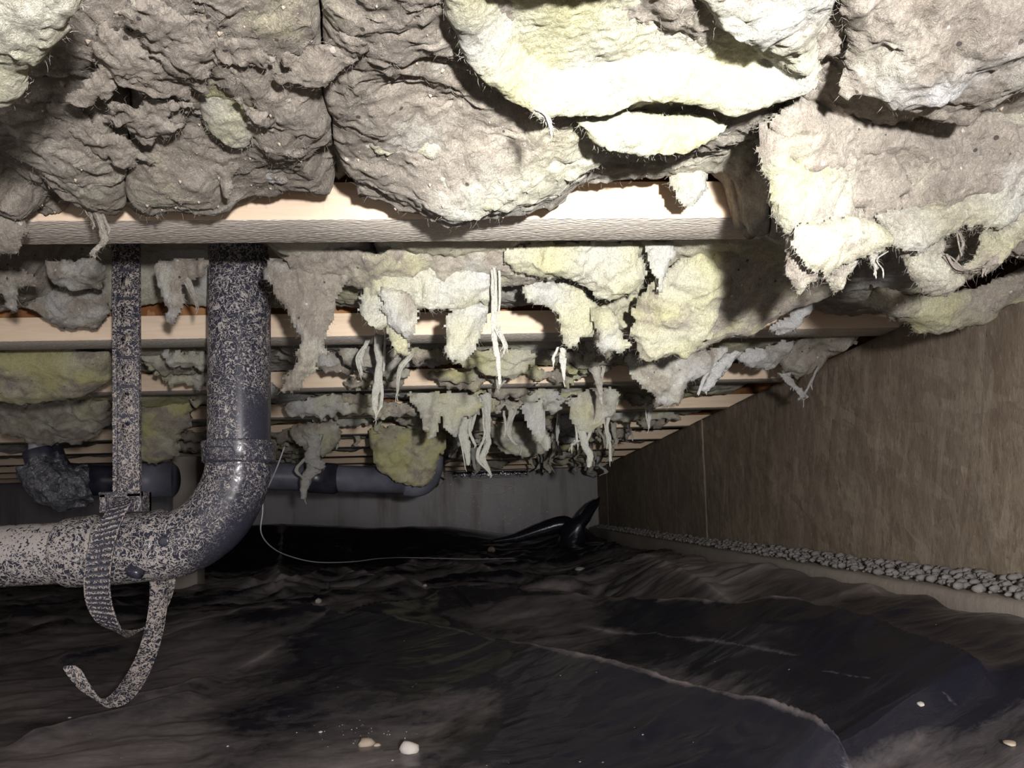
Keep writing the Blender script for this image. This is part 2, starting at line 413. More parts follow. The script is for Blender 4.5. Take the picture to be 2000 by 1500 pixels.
# lower silhouette of the nearest bay where it laps over the first joist (x pixel, y pixel)
SIL = np.array([(-400, 400), (0, 400), (45, 410), (100, 345), (150, 350), (175, 385), (240, 392), (300, 396), (440, 385), (500, 352), (640, 338), (668, 300), (690, 305), (705, 345),
                (760, 352), (830, 370), (900, 395), (1010, 380), (1100, 362), (1180, 305), (1250, 290), (1390, 275), (1470, 262), (1510, 300), (1530, 400), (1560, 430), (2400, 440)], float)
def base_z(k, X, Y):
    """underside height (rel. camera) of the wool in bay k"""
    y0 = jy(k, X)-SP+.0635; t = (Y-y0)/(SP-.0635)
    s = 7.0
    lump = fbm(X*s, Y*s, k*3.1, 3)*.016
    wq = 1.6*fbm(X*6, Y*6, 4, 2); cr = ridged(X*24+wq, Y*12+wq*1.3-X*4, k*1.7, 4, .55)*.0030+.0020*fbm(X*110, Y*60, k, 3)
    if k == 0:
        xp = 985+(X/np.maximum(Y, .2))*F
        rim = np.interp(985+X/.66*F, SIL[:, 0], SIL[:, 1]); zr = (1032-.032*(985+X/.66*F)-rim-8)/F*.66
        z = .292+.0*X; Ys = Y-SK*X; zz = z+(zr-z)*sstep(.54, .655, Ys)+.030*sstep(.675, .725, Ys)
        return zz+lump*(1-sstep(.56, .66, Y)*.6)+cr-.004, t
    sag = .010*fbm(X*2.2, k*7.7, 1, 2)
    z = H+.046-(.022+sag)*np.sin(np.pi*np.clip(t, 0, 1))**.8
    if k == 1: z = z+.135*np.exp(-((X+.46)/.17)**6)*(1-sstep(.72, .95, t))-.02*sstep(.05, .3, X)
    else: z = z-.022*np.clip(fbm(X*3.3+9, Y*3.3, k*5.5, 2), 0, 1)
    return z+lump*.8+cr, t
def blobsum(X, Y, L, zref):
    s = 0*X
    for (px, py, rx, ry, a) in L:
        c = atZ(px, py, zref); q = abs(atZ(px+rx, py, zref)[0]-c[0]); qy = abs(atZ(px, py-ry, zref)[1]-atZ(px, py+ry, zref)[1])/2
        s = s+a*np.exp(-((X-c[0])/q)**2-((Y-c[1])/qy)**2)
    return s
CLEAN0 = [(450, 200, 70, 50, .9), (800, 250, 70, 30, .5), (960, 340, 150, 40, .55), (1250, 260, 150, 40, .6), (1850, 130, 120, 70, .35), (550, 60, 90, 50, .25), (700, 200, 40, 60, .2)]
DROP0 = [(120, 260, 120, 70, .012), (330, 120, 120, 70, .008), (560, 260, 90, 60, .014), (740, 110, 90, 70, .006), (940, 320, 130, 50, .010), (1750, 140, 160, 90, .014)]
def make_batt(k, i, x0, x1):
    sl0 = sl1 = 0.0
    if k == 0: (x0, sl0), (x1, sl1) = x0, x1
    step = .0021 if k == 0 else (.0042*(1+.35*(k-1)))
    nx = max(8, int((x1-x0)/step)); ny = max(10, int((SP-.064)/(step if k == 0 else step*.8)))
    ya = .12 if k == 0 else 0.0
    U, T = np.meshgrid(np.linspace(0, 1, nx), np.linspace(0, 1, ny), indexing='ij')
    x0, x1 = x0+sl0*(.40*T-.10), x1+sl1*(.40*T-.10)
    if k == 0: x0 = x0-.0012+.005*perlin(T*7, 3.3)*(i > 0); x1 = x1+.0012+.005*perlin(T*7, 3.3)*(i < 3)
    X = x0+.002+(x1-x0-.004)*U
    yf = (jy(k-1, X)+.0635 if k else .33+0*X)+.002; yb = jy(k, X)-.002
    Y = yf+(yb-yf)*T
    wx = .006*fbm(X*12, Y*12, 9+k, 3); wy = .006*fbm(X*12, Y*12, 19+k, 3)
    Z, t = base_z(k, X+wx, Y+wy)
    if k == 0: Z = Z-blobsum(X, Y, DROP0, H)
    dx = np.minimum(X-x0, x1-X); Z = Z+(.015 if k == 0 else .022)*np.exp(-dx/.008)
    if k: Z = Z+.012*np.exp(-np.minimum(Y-yf, yb-Y)/.012)
    if k == 0:
        Z = Z-.0012*ridged(X*60, Y*75, 2, 3, .6)
    # fine warp in plane gives small overhangs
    ed = np.clip(dx/.01, 0, 1)*np.clip(np.minimum(Y-yf, yb-Y)/.01, 0, 1)
    am = (.006 if k == 0 else .004)*ed
    Xd = X+am*fbm(X*30, Y*30, 40, 3); Yd = Y+am*1.4*fbm(X*30, Y*30, 60, 3)
    if k == 0:
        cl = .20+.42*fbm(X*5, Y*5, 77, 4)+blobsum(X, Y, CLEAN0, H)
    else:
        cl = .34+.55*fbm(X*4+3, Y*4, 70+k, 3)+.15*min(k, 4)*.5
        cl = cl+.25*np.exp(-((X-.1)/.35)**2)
    ye = .45+.8*fbm(X*5, Y*5, 90+k, 2)
    Zt = H+.115
    def ringpad(A, val=None):
        B = np.pad(A, 1, mode='edge')
        if val is not None: B[0, :] = B[-1, :] = B[:, 0] = B[:, -1] = val
        return B
    Xd, Yd, Z, cl, ye = ringpad(Xd), ringpad(Yd), ringpad(Z, Zt), ringpad(cl), ringpad(ye)
    nx += 2; ny += 2
    V = np.stack([Xd, Yd, Z+Z0], -1).reshape(-1, 3); f = grid_faces(nx, ny)
    # flat top, closing the slab
    c = [0, (nx-1)*ny, nx*ny-1, ny-1]
    f = np.vstack([f[:, ::-1], np.array([c])])
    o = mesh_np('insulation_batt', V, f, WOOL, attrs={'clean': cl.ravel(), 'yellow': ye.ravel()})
    FZ.append((k, o, V, cl, nx, ny)); BL[(k, i)] = (o, float(np.mean(x0)), float(np.mean(x1))); return o
for k in range(NJ+0):
    s = bay_seams(k)
    for i in range(len(s)-1):
        make_batt(k, i, s[i], s[i+1])
def batt_at(k, X):
    best = None
    for (kk, i), (o, a, b) in BL.items():
        if kk == k:
            d = max(a-X, X-b, 0)
            if best is None or d < best[0]: best = (d, o)
    return best[1]

def pad(k, poly, Y0, ref, tilt, thick, clean=.5, yellow=.4, res=None, rag=1.0, holes=(), name='torn_flap', lump=1.0, aniso=(1, 1), rr=None, fib=None, bowl=0.0, parent=None, seed=None, crk=.7):
    """A torn piece of wool. poly: outline; it lies in a plane through the ref outline point at depth Y0.
    tilt 0 = horizontal underside, 90 = hanging straight down."""
    seed = seed if seed is not None else (poly[0][0]*7+poly[0][1]*3) % 97
    O = atY(ref[0], ref[1], Y0); th = math.radians(tilt)
    e1 = np.array([1, SK, 0.]); e1 /= np.linalg.norm(e1); e2 = np.array([0, -math.cos(th), math.sin(th)])
    e2 = e2-e1*np.dot(e1, e2); e2 /= np.linalg.norm(e2)
    n = np.cross(e1, e2); 
    if np.dot(n, CAM-O) < 0: n = -n
    def uv(p):
        d = ray(*p); t = np.dot(O-CAM, n)/np.dot(d, n); q = CAM+d*t-O; return q@e1, q@e2
    P = np.array([uv(p) for p in poly]); HP = [np.array([uv(p) for p in h]) for h in holes]
    res = res or max(.0019, Y0*.0030)
    mn = P.min(0)-res*2; mx = P.max(0)+res*2
    nu = int((mx[0]-mn[0])/res)+2; nv = int((mx[1]-mn[1])/res)+2
    U, V = np.meshgrid(mn[0]+np.arange(nu)*res, mn[1]+np.arange(nv)*res, indexing='ij')
    def sdf(Q):
        d = np.full(U.shape, 1e9); ins = np.zeros(U.shape, bool); m = len(Q)
        for i in range(m):
            a = Q[i]; b = Q[(i+1) % m]; e = b-a; L = max(e@e, 1e-12)
            t = np.clip(((U-a[0])*e[0]+(V-a[1])*e[1])/L, 0, 1)
            d = np.minimum(d, (U-a[0]-t*e[0])**2+(V-a[1]-t*e[1])**2)
            c = ((a[1] > V) != (b[1] > V)) & (U < (b[0]-a[0])*(V-a[1])/((b[1]-a[1]) or 1e-9)+a[0]); ins ^= c
        d = np.sqrt(d); return np.where(ins, d, -d)
    sd = sdf(P)
    for h in HP: sd = np.minimum(sd, -sdf(h))
    sd = sd+rag*(.0050*fbm(U*55, V*45, seed, 4, .6)+.0026*perlin(U*300*aniso[0], V*120*aniso[1], seed)*(1+perlin(U*40, V*40, 7)))*min(1.6, max(.6, Y0))
    w = sd[sd > 0]
    if not len(w): return None
    rr = rr or max(.004, min(.03, w.max()*.8))
    q = np.clip(sd/rr, 0, 1); T = thick*np.sqrt(np.clip(1-(1-q)**2, 0, 1))
    ins = sd > 0
    keep = ins[:-1, :-1].astype(int)+ins[1:, :-1]+ins[:-1, 1:]+ins[1:, 1:]
    keep = keep >= 2
    vid = np.zeros(U.shape, bool)
    vid[:-1, :-1] |= keep; vid[1:, :-1] |= keep; vid[:-1, 1:] |= keep; vid[1:, 1:] |= keep
    idx = -np.ones(U.shape, int); idx[vid] = np.arange(vid.sum()); nvv = vid.sum()
    ku, kv = aniso
    A = lump*(.012*fbm(U*11*ku, V*11*kv, seed+3, 2)+.007*fbm(U*30*ku, V*26*kv, seed+5, 3))*min(1.5, .5+Y0*.6)
    cr = crk*lump*.0038*ridged(U*42*ku+fbm(U*14, V*14, seed, 2)*1.5, V*(24 if tilt < 30 else 40)*kv, seed+7, 4, .6)
    fine = .0011*fbm(U*210*ku, V*210*kv, seed, 2)+.0013*fbm(U*260+3*fbm(U*20, V*20, 1, 2), V*42, seed, 2)*(1 if tilt > 40 else .5)
    A = A+bowl*np.clip(sd/.03, 0, 1)**1.5
    if bowl: A = A-.0
    du = .006*lump*fbm(U*24, V*24, seed+20, 3)*np.clip(sd/.01, 0, 1)
    dv = .006*lump*fbm(U*24, V*24, seed+30, 3)*np.clip(sd/.01, 0, 1)
    def side(sgn):
        pos = O+(U+du)[..., None]*e1+(V+dv)[..., None]*e2+(A+sgn*T+(cr+fine)*(1 if sgn > 0 else .4)*np.clip(sd/.004, 0.1, 1))[..., None]*n
        return pos[vid]
    Vt = np.vstack([side(1), side(-1)])
    i0 = idx[:-1, :-1][keep]; i1 = idx[1:, :-1][keep]; i2 = idx[1:, 1:][keep]; i3 = idx[:-1, 1:][keep]
    fq = np.stack([i0, i1, i2, i3], 1)
    if np.dot(np.cross(e1, e2), n) < 0: fq = fq[:, ::-1]
    Fc = np.vstack([fq, fq[:, ::-1]+nvv])
    # rim strip: border edges join front and back
    kp = np.pad(keep, 1)
    rim = []
    L = kp[1:-1, 1:-1]
    for (sl, a, b) in (((slice(0, -2), slice(1, -1)), i0*0, 0),): pass
    left = L & ~kp[:-2, 1:-1]; right = L & ~kp[2:, 1:-1]; bot = L & ~kp[1:-1, :-2]; top = L & ~kp[1:-1, 2:]
    for msk, pa, pb in ((left, (0, 1), (0, 0)), (right, (1, 0), (1, 1)), (bot, (0, 0), (1, 0)), (top, (1, 1), (0, 1))):
        ii, jj = np.nonzero(msk)
        a = idx[ii+pa[0], jj+pa[1]]; b = idx[ii+pb[0], jj+pb[1]]
        rim.append(np.stack([b, a, a+nvv, b+nvv], 1))
    Fc = np.vstack([Fc]+rim)
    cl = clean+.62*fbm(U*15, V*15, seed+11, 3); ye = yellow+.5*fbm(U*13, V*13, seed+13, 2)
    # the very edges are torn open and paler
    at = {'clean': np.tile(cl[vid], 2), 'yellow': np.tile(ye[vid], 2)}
    par = parent or batt_at(k, float(O[0]))
    ob = mesh_np(name, Vt, Fc, WOOL, par, attrs=at)
    if fib is None: fib = 0 if Y0 > 1.6 else 1
    if fib:
        # short loose fibres along the torn edge
        bi, bj = np.nonzero(vid & (sd < res*1.6)); 
        nf = min(int(len(bi)*1.1*fib), 800)
        if nf > 5:
            sel = np.random.RandomState(int(seed)+1).choice(len(bi), nf)
            base = (O+U[bi[sel], bj[sel]][:, None]*e1+V[bi[sel], bj[sel]][:, None]*e2+A[bi[sel], bj[sel]][:, None]*n)
            fibres('loose_fibres', base, ob, .010*min(1.4, .6+Y0*.5), np.clip(clean+.2, 0, 1), down=.5 if tilt > 30 else .25)
    return ob
def fibres(name, base, parent, length, clean, down=.5, rad=.00013):
    nf = len(base); rs = np.random.RandomState(nf+int(abs(base[0][0])*1e4)); S = 6
    d = rs.randn(nf, 3); d[:, 2] -= down*1.5; d /= np.linalg.norm(d, axis=1)[:, None]
    L = length*rs.uniform(.3, 1.3, nf)
    cur = rs.randn(nf, 3)*1.6; pts = np.zeros((nf, S, 3)); p = base.copy(); dd = d.copy()
    for s in range(S):
        pts[:, s] = p; p = p+dd*(L/S)[:, None]; dd = dd+cur*.28; dd[:, 2] -= .06; dd /= np.linalg.norm(dd, axis=1)[:, None]
        if s in (1, 3): cur = rs.randn(nf, 3)*1.6
    a = np.cross(d, rs.randn(nf, 3)); a /= np.linalg.norm(a, axis=1)[:, None]; b = np.cross(d, a)
    r = rad*np.array([1, 1, .9, .8, .6, .25])
    V = np.zeros((nf, S, 3, 3))
    for j in range(3):
        c, s_ = math.cos(j*2.094), math.sin(j*2.094)
        V[:, :, j] = pts+(r[None, :, None]*(c*a+s_*b)[:, None, :])
    q = []
    for s in range(S-1):
        for j in range(3):
            k2 = (j+1) % 3; q.append((s*3+j, s*3+k2, (s+1)*3+k2, (s+1)*3+j))
    q = np.array(q); f = (q[None]+(np.arange(nf)*S*3)[:, None, None]).reshape(-1, 4)
    return mesh_np(name, V.reshape(-1, 3), f, WOOL, parent, kind='stuff', attrs={'clean': np.full(nf*S*3, clean), 'yellow': np.full(nf*S*3, .3)})
def strand(k, sp, Y, clean=.7, yellow=.2, name='hanging_strand', flat=.55, parent=None, wob=1.0, dY=0.0):
    o = strand1(k, [(a, b, c*.8) for a, b, c in sp], Y, clean, yellow, name, flat, parent, wob, dY)
    rs_ = np.random.RandomState(int(abs(sp[0][0]*13+sp[0][1]*7)) % 9999)
    if Y < 2.4:
        for q in range(3):
            s2 = []; n = rs_.randint(2, len(sp)+1) if len(sp) > 2 else 2; ox = rs_.uniform(-.55, .55)
            for j, (a, b, c) in enumerate(sp[:n]): s2.append((a+c*ox*(1+.6*rs_.randn()), b+rs_.uniform(-2, 2)*2, max(1.6, c*rs_.uniform(.16, .4))))
            a, b, c = s2[-1]; s2.append((a+rs_.uniform(-5, 5), b+rs_.uniform(6, 16), 1.2))
            strand1(k, s2, Y-.004*q+.004, clean, yellow, 'loose_wisp', flat, o, 1.5, dY)
    return o
def strand1(k, sp, Y, clean=.7, yellow=.2, name='hanging_strand', flat=.55, parent=None, wob=1.0, dY=0.0):
    """drooping rope of pulled wool; sp = [(px,py,width px)...]"""
    n = len(sp); C = np.array([np.append(atY(a, b, Y+dY*i/(n-1)), c*Y/F/2) for i, (a, b, c) in enumerate(sp)])
    Q = catmull(C, 10 if name != 'loose_wisp' else 6); Q[:, 3] = np.clip(Q[:, 3], .0006, 1); m = len(Q); seg = 12; a = np.linspace(0, 2*np.pi, seg, endpoint=False)
    sd = (sp[0][0]*3+sp[0][1]) % 89
    L = np.arange(m)/m*len(sp)
    V = np.zeros((m, seg, 3)); 
    for j in range(seg):
        r = Q[:, 3]*(1+.38*fbm(L*2.6, np.full(m, j*.9), sd, 3)+.22*perlin(L*7.0, np.full(m, j*2.2), sd+4))
        V[:, j, 0] = Q[:, 0]+np.cos(a[j])*r+Q[:, 3]*.5*wob*perlin(L*1.7, sd, 1.5)
        V[:, j, 1] = Q[:, 1]+np.sin(a[j])*r*flat
        V[:, j, 2] = Q[:, 2]+.6*Q[:, 3]*perlin(L*3, np.full(m, j*1.3), sd)
    f = []
    for i in range(m-1):
        for j in range(seg):
            kk = (j+1) % seg; f.append((i*seg+j, i*seg+kk, (i+1)*seg+kk, (i+1)*seg+j))
    VV = V.reshape(-1, 3)
    VV = np.vstack([VV, V[0].mean(0), V[-1].mean(0)+[0, 0, -.002]]); c0 = m*seg
    for j in range(0, seg, 2):
        k1 = (j+1) % seg; k2 = (j+2) % seg
        f.append((c0, k2, k1, j)); f.append((c0+1, (m-1)*seg+j, (m-1)*seg+k1, (m-1)*seg+k2))
    cl = np.full(len(VV), clean)+.2*rng.randn(len(VV))*.3
    o = mesh_np(name, VV, f, WOOL, parent or batt_at(k, float(C[0][0])), attrs={'clean': cl, 'yellow': np.full(len(VV), yellow)})
    if Y < 2.0 and name != 'loose_wisp':
        ii = np.random.RandomState(int(sd)).choice(m*seg, min(200, m*5))
        fibres('loose_fibres', V.reshape(-1, 3)[ii], o, .008, clean, .8)
    return o

# --- nearest bay -------------------------------------------------------------
pad(0, [(850, -80), (872, 20), (895, 90), (930, 140), (985, 185), (1060, 212), (1130, 214), (1190, 212), (1250, 192), (1310, 192), (1370, 210), (1430, 216), (1500, 196), (1560, 172), (1600, 150), (1585, 110), (1570, 60), (1600, 0), (1640, -90)],
    .505, (1200, 200), 4, .016, .95, .55, rag=.5, lump=.55, rr=.035, bowl=-.026, fib=1, crk=.25)
pad(0, [(1480, -90), (1600, -90), (1640, -60), (1620, 20), (1600, 80), (1598, 165), (1570, 160), (1520, 110), (1440, 70), (1400, 30), (1330, -10), (1320, -90)], .44, (1560, 60), 8, .012, .75, .35, rag=1)
pad(0, [(1130, 232), (1190, 216), (1260, 222), (1330, 240), (1390, 232), (1420, 250), (1390, 272), (1320, 296), (1260, 302), (1200, 285), (1150, 262)], .56, (1260, 300), 32, .012, .9, .5)
pad(0, [(800, 330), (850, 292), (920, 282), (1000, 280), (1080, 284), (1180, 275), (1200, 300), (1170, 328), (1120, 352), (1060, 365), (1000, 385), (955, 408), (915, 406), (880, 380), (830, 360)],
    .638, (940, 400), 36, .015, .78, .55, lump=1.0)
pad(0, [(650, 200), (720, 205), (780, 215), (850, 240), (880, 262), (860, 300), (800, 300), (740, 285), (680, 262)], .585, (760, 290), 26, .011, .7, .5)
pad(0, [(660, 205), (690, 225), (720, 262), (755, 290), (760, 330), (740, 357), (718, 350), (700, 325), (680, 290), (662, 250)], .665, (740, 350), 60, .010, .4, .0)
pad(0, [(385, 262), (440, 255), (485, 265), (490, 300), (470, 330), (455, 345), (447, 396), (432, 350), (405, 330), (390, 300)], .618, (445, 385), 50, .009, .35, .2)
pad(0, [(375, 165), (430, 150), (500, 158), (530, 180), (520, 215), (500, 250), (482, 290), (440, 280), (410, 245), (385, 205)], .565, (470, 290), 14, .007, 1.0, .35, lump=.6)
pad(0, [(-60, 320), (60, 300), (150, 290), (245, 300), (248, 345), (240, 385), (205, 380), (172, 352), (140, 345), (110, 340), (90, 355), (40, 330), (-60, 340)], .642, (200, 380), 48, .010, .12, .2)
pad(0, [(148, 340), (215, 330), (235, 345), (222, 380), (205, 392), (182, 386), (160, 398), (150, 372)], .655, (190, 390), 75, .007, .2, .2)
pad(0, [(-80, 410), (-10, 400), (40, 415), (52, 450), (30, 490), (-20, 500), (-80, 505)], .68, (10, 480), 70, .012, .15, .1)
pad(0, [(-80, -80), (150, -80), (150, 10), (132, 60), (100, 90), (60, 130), (45, 175), (20, 190), (-80, 210)], .36, (50, 160), 12, .012, .7, .45, lump=.6)
pad(0, [(260, 130), (330, 150), (400, 190), (420, 240), (400, 300), (340, 290), (290, 250), (262, 200)], .60, (340, 290), 14, .010, .15, .2)
pad(0, [(480, 300), (560, 265), (640, 245), (668, 270), (664, 305), (640, 335), (590, 345), (520, 350), (490, 340)], .652, (600, 345), 35, .012, .3, .1)
pad(0, [(250, 290), (330, 300), (400, 330), (410, 370), (380, 392), (320, 396), (270, 390), (245, 350)], .655, (320, 395), 40, .011, .3, .1)
strand(0, [(200, 350, 40), (190, 400, 26), (198, 440, 17), (206, 466, 20), (196, 480, 16), (180, 494, 15), (186, 502, 6)], .655, .35)
strand(0, [(172, 370, 12), (174, 410, 10), (182, 436, 6)], .655, .3)
strand(0, [(300, 388, 16), (306, 400, 8), (304, 408, 3)], .665, .3)
strand(0, [(1045, 212, 5), (1066, 228, 7), (1076, 246, 5)], .46, .9)
# right-hand batt, slumped well below the joists
pad(0, [(1476, 240), (1530, 215), (1600, 190), (1680, 185), (1760, 190), (1850, 190), (1960, 150), (2100, 120), (2100, 380), (2050, 430), (1990, 470), (1962, 505), (1930, 528), (1880, 552), (1845, 580), (1805, 570), (1782, 540), (1765, 500), (1720, 495), (1690, 490), (1665, 520), (1640, 575), (1622, 545), (1600, 545), (1575, 555), (1560, 580), (1540, 540), (1543, 500), (1530, 455), (1502, 400), (1485, 330)],
    .60, (1600, 560), 66, .014, .38, .5, holes=[[(1850, 455), (1880, 448), (1912, 446), (1918, 480), (1895, 505), (1868, 530), (1850, 522), (1846, 490)]], lump=1.3)
pad(0, [(1640, 180), (1690, 165), (1740, 190), (1790, 225), (1840, 245), (1890, 235), (1950, 205), (2080, 150), (2080, -80), (1640, -80), (1650, 40), (1660, 110)], .50, (1760, 230), 16, .014, .3, .2, lump=1.3)
pad(0, [(1560, 190), (1620, 200), (1700, 225), (1800, 262), (1860, 300), (1850, 340), (1780, 320), (1700, 300), (1640, 330), (1560, 330), (1520, 290), (1500, 240)], .56, (1640, 320), 50, .010, .1, .3)
pad(0, [(1640, 280), (1720, 290), (1760, 330), (1765, 370), (1720, 410), (1660, 400), (1625, 370)], .57, (1700, 400), 70, .008, .1, .1, lump=1.2)
pad(0, [(1500, 300), (1570, 290), (1610, 330), (1620, 400), (1590, 440), (1545, 430), (1510, 380)], .575, (1560, 430), 70, .008, .15, .3)
pad(0, [(1720, 420), (1800, 400), (1880, 390), (1930, 340), (1990, 300), (2060, 290), (2060, 380), (1960, 440), (1900, 440), (1840, 460), (1800, 500), (1750, 480)], .575, (1800, 480), 72, .009, .6, .4)
pad(0, [(1560, 440), (1620, 430), (1700, 430), (1740, 470), (1700, 500), (1660, 510), (1620, 530), (1580, 520), (1550, 490)], .57, (1620, 520), 75, .009, .55, .5)
pad(0, [(1310, 300), (1350, 292), (1387, 296), (1390, 335), (1375, 372), (1348, 404), (1325, 400), (1312, 360)], .69, (1348, 400), 80, .006, .95, .15)
strand(0, [(1700, 485, 30), (1706, 505, 20), (1712, 524, 8)], .60, .6)
strand(0, [(1870, 440, 10), (1880, 480, 8), (1866, 515, 6)], .60, .3)
strand(0, [(1848, 500, 14), (1880, 530, 22), (1930, 520, 26), (1962, 480, 30), (1975, 430, 28)], .59, .15)
pad(0, [(1440, 235), (1490, 225), (1540, 260), (1530, 300), (1510, 320), (1480, 280)], .62, (1490, 310), 60, .008, .5, .3)
# torn flakes layered over the nearest batts
rf = np.random.RandomState(21)
for q in range(13):
    px = rf.uniform(-20, 820) if q % 4 else rf.uniform(1640, 2000); py = rf.uniform(30, 320 if px < 860 else 180)
    hz = 1032-.032*px; Yd = min(.286*F/(hz-py), .68); rr_ = rf.uniform(60, 130)*(.55/Yd)**.5; m = rf.randint(9, 14); ph = rf.uniform(0, 6.28); asp = rf.uniform(.25, .6); sl = rf.uniform(-.4, .6)
    pl = []
    for j in range(m):
        a = ph+6.283*j/m; k_ = rf.uniform(.45, 1.15); dx_ = rr_*k_*math.cos(a); pl.append((px+dx_, py+rr_*asp*k_*math.sin(a)+sl*dx_))
    pad(0, pl, Yd*rf.uniform(.972, .985), (px, py+rr_*asp*.6), rf.uniform(2, 10), rf.uniform(.0015, .003), rf.choice([-.1, .0, .1, .2, .5]), rf.uniform(0, .5), rag=2.2, lump=.9, fib=.5, seed=q+3, crk=1.0)
# --- second bay --------------------------------------------------------------
B = 1
pad(B, [(525, 505), (600, 508), (650, 512), (684, 530), (668, 556), (655, 590), (648, 630), (632, 650), (635, 690), (612, 720), (596, 735), (588, 756), (550, 768), (562, 735), (582, 705), (588, 660), (565, 610), (540, 570), (522, 540)], .96, (590, 750), 78, .012, .25, .1, aniso=(1.6, .5))
pad(B, [(310, 508), (360, 505), (408, 510), (404, 545), (372, 552), (352, 560), (356, 600), (344, 634), (328, 634), (322, 600), (308, 550)], .98, (335, 630), 76, .009, .45, .0, aniso=(1.6, .5))
strand(B, [(360, 530, 16), (374, 570, 14), (386, 598, 5)], .97, .4)
pad(B, [(-80, 520), (30, 525), (80, 540), (60, 556), (36, 560), (34, 590), (28, 610), (12, 606), (8, 575), (-80, 570)], .93, (20, 600), 60, .010, .4, .0)
pad(B, [(90, 510), (190, 505), (215, 520), (200, 560), (150, 570), (110, 545)], .98, (150, 560), 40, .012, .45, .0)
pad(B, [(60, 590), (120, 560), (200, 570), (215, 610), (190, 640), (120, 640)], 1.12, (150, 635), 45, .014, .4, .1)
pad(B, [(712, 560), (725, 520), (760, 502), (830, 500), (905, 505), (962, 510), (978, 550), (965, 590), (930, 590), (900, 605), (860, 600), (812, 600), (806, 635), (792, 655), (800, 695), (775, 690), (757, 640), (728, 638), (703, 615)], .97, (760, 640), 66, .014, .9, .4, lump=1.2)
pad(B, [(745, 560), (800, 570), (815, 620), (800, 660), (770, 650), (748, 610)], .95, (770, 650), 78, .008, .6, .1)
pad(B, [(868, 610), (905, 595), (950, 585), (962, 605), (940, 640), (930, 675), (912, 702), (884, 702), (868, 680), (872, 640)], .98, (890, 700), 82, .010, 1.0, .15)
pad(B, [(700, 555), (720, 540), (735, 560), (730, 600), (712, 610), (700, 590)], 1.0, (715, 600), 70, .010, .8, .0)
strand(B, [(962, 495, 16), (966, 560, 15), (966, 640, 14), (972, 700, 13), (976, 750, 7)], .93, .9, flat=.4)
strand(B, [(972, 640, 8), (985, 675, 7), (984, 690, 4)], .93, .8)
pad(B, [(985, 492), (1060, 478), (1150, 472), (1245, 476), (1258, 520), (1250, 566), (1222, 568), (1190, 586), (1160, 575), (1120, 548), (1060, 545), (1010, 535), (985, 515)], .94, (1190, 580), 48, .013, 1.0, .5, lump=1.3)
pad(B, [(1015, 556), (1050, 545), (1100, 552), (1140, 565), (1165, 605), (1170, 640), (1150, 655), (1128, 660), (1108, 690), (1098, 650), (1092, 615), (1060, 590), (1030, 585)], 1.0, (1110, 680), 72, .012, .95, .4, lump=1.2)
pad(B, [(1160, 600), (1192, 604), (1208, 640), (1230, 676), (1215, 690), (1182, 686), (1166, 670), (1162, 640)], .98, (1200, 686), 76, .012, 1.0, .3)
pad(B, [(1258, 468), (1312, 466), (1314, 500), (1304, 540), (1290, 566), (1282, 545), (1266, 520)], .90, (1290, 560), 84, .006, 1.0, .2)
strand(B, [(1098, 680, 14), (1100, 705, 16), (1102, 742, 4)], 1.0, .9)
pad(B, [(1232, 640), (1245, 590), (1270, 550), (1330, 505), (1400, 485), (1448, 480), (1446, 530), (1420, 560), (1400, 600), (1385, 650), (1350, 690), (1310, 692), (1262, 702), (1246, 690)], 1.0, (1300, 690), 52, .014, .6, .6, lump=1.1)
pad(B, [(1130, 590), (1200, 580), (1260, 570), (1290, 600), (1260, 640), (1215, 640), (1180, 620)], 1.08, (1220, 640), 45, .014, .8, .6)
pad(B, [(1400, 490), (1520, 480), (1640, 480), (1640, 560), (1560, 600), (1480, 640), (1400, 665), (1340, 690), (1370, 600)], 1.03, (1400, 660), 32, .014, .22, .8, lump=.5, rag=.4)
pad(B, [(1510, 640), (1560, 600), (1590, 585), (1595, 610), (1570, 622), (1540, 650), (1520, 655)], 1.12, (1540, 650), 60, .008, .8, .0)
pad(B, [(1700, 560), (1800, 580), (1900, 570), (2060, 500), (2060, 560), (1980, 590), (1900, 630), (1850, 645), (1800, 650), (1760, 630), (1700, 600)], .92, (1830, 645), 36, .014, .45, .8, lump=.7)
pad(B, [(560, 500), (700, 490), (960, 485), (1250, 478), (1240, 520), (960, 560), (700, 560), (570, 545)], .95, (700, 545), 20, .010, .3, .5, lump=.8, fib=0)
# --- third bay ---------------------------------------------------------------
B = 2
pad(B, [(-80, 690), (100, 685), (214, 690), (222, 740), (180, 765), (110, 780), (50, 785), (-80, 770)], 1.42, (80, 780), 42, .02, .6, .9, lump=.5, rag=.4)
pad(B, [(280, 690), (400, 680), (395, 715), (380, 730), (300, 725)], 1.45, (340, 725), 40, .016, .5, .5, lump=.7)
strand(B, [(738, 655, 22), (740, 720, 16), (733, 780, 18), (734, 816, 5)], 1.22, .7)
strand(B, [(718, 664, 12), (702, 700, 13), (706, 732, 6)], 1.22, .7)
strand(B, [(805, 690, 16), (782, 722, 14), (776, 768, 5)], 1.24, .6)
pad(B, [(540, 690), (640, 680), (700, 690), (760, 680), (860, 690), (850, 712), (760, 725), (700, 722), (620, 720), (545, 712)], 1.5, (700, 720), 45, .012, .6, .0, lump=1.2)
pad(B, [(860, 690), (1020, 682), (1050, 700), (1030, 722), (985, 736), (940, 728), (890, 712)], 1.48, (960, 730), 45, .012, .7, .6, lump=1.4, aniso=(.6, 2.0))
pad(B, [(1060, 690), (1200, 685), (1210, 705), (1160, 715), (1130, 712)], 1.5, (1160, 712), 50, .012, .5, .4)
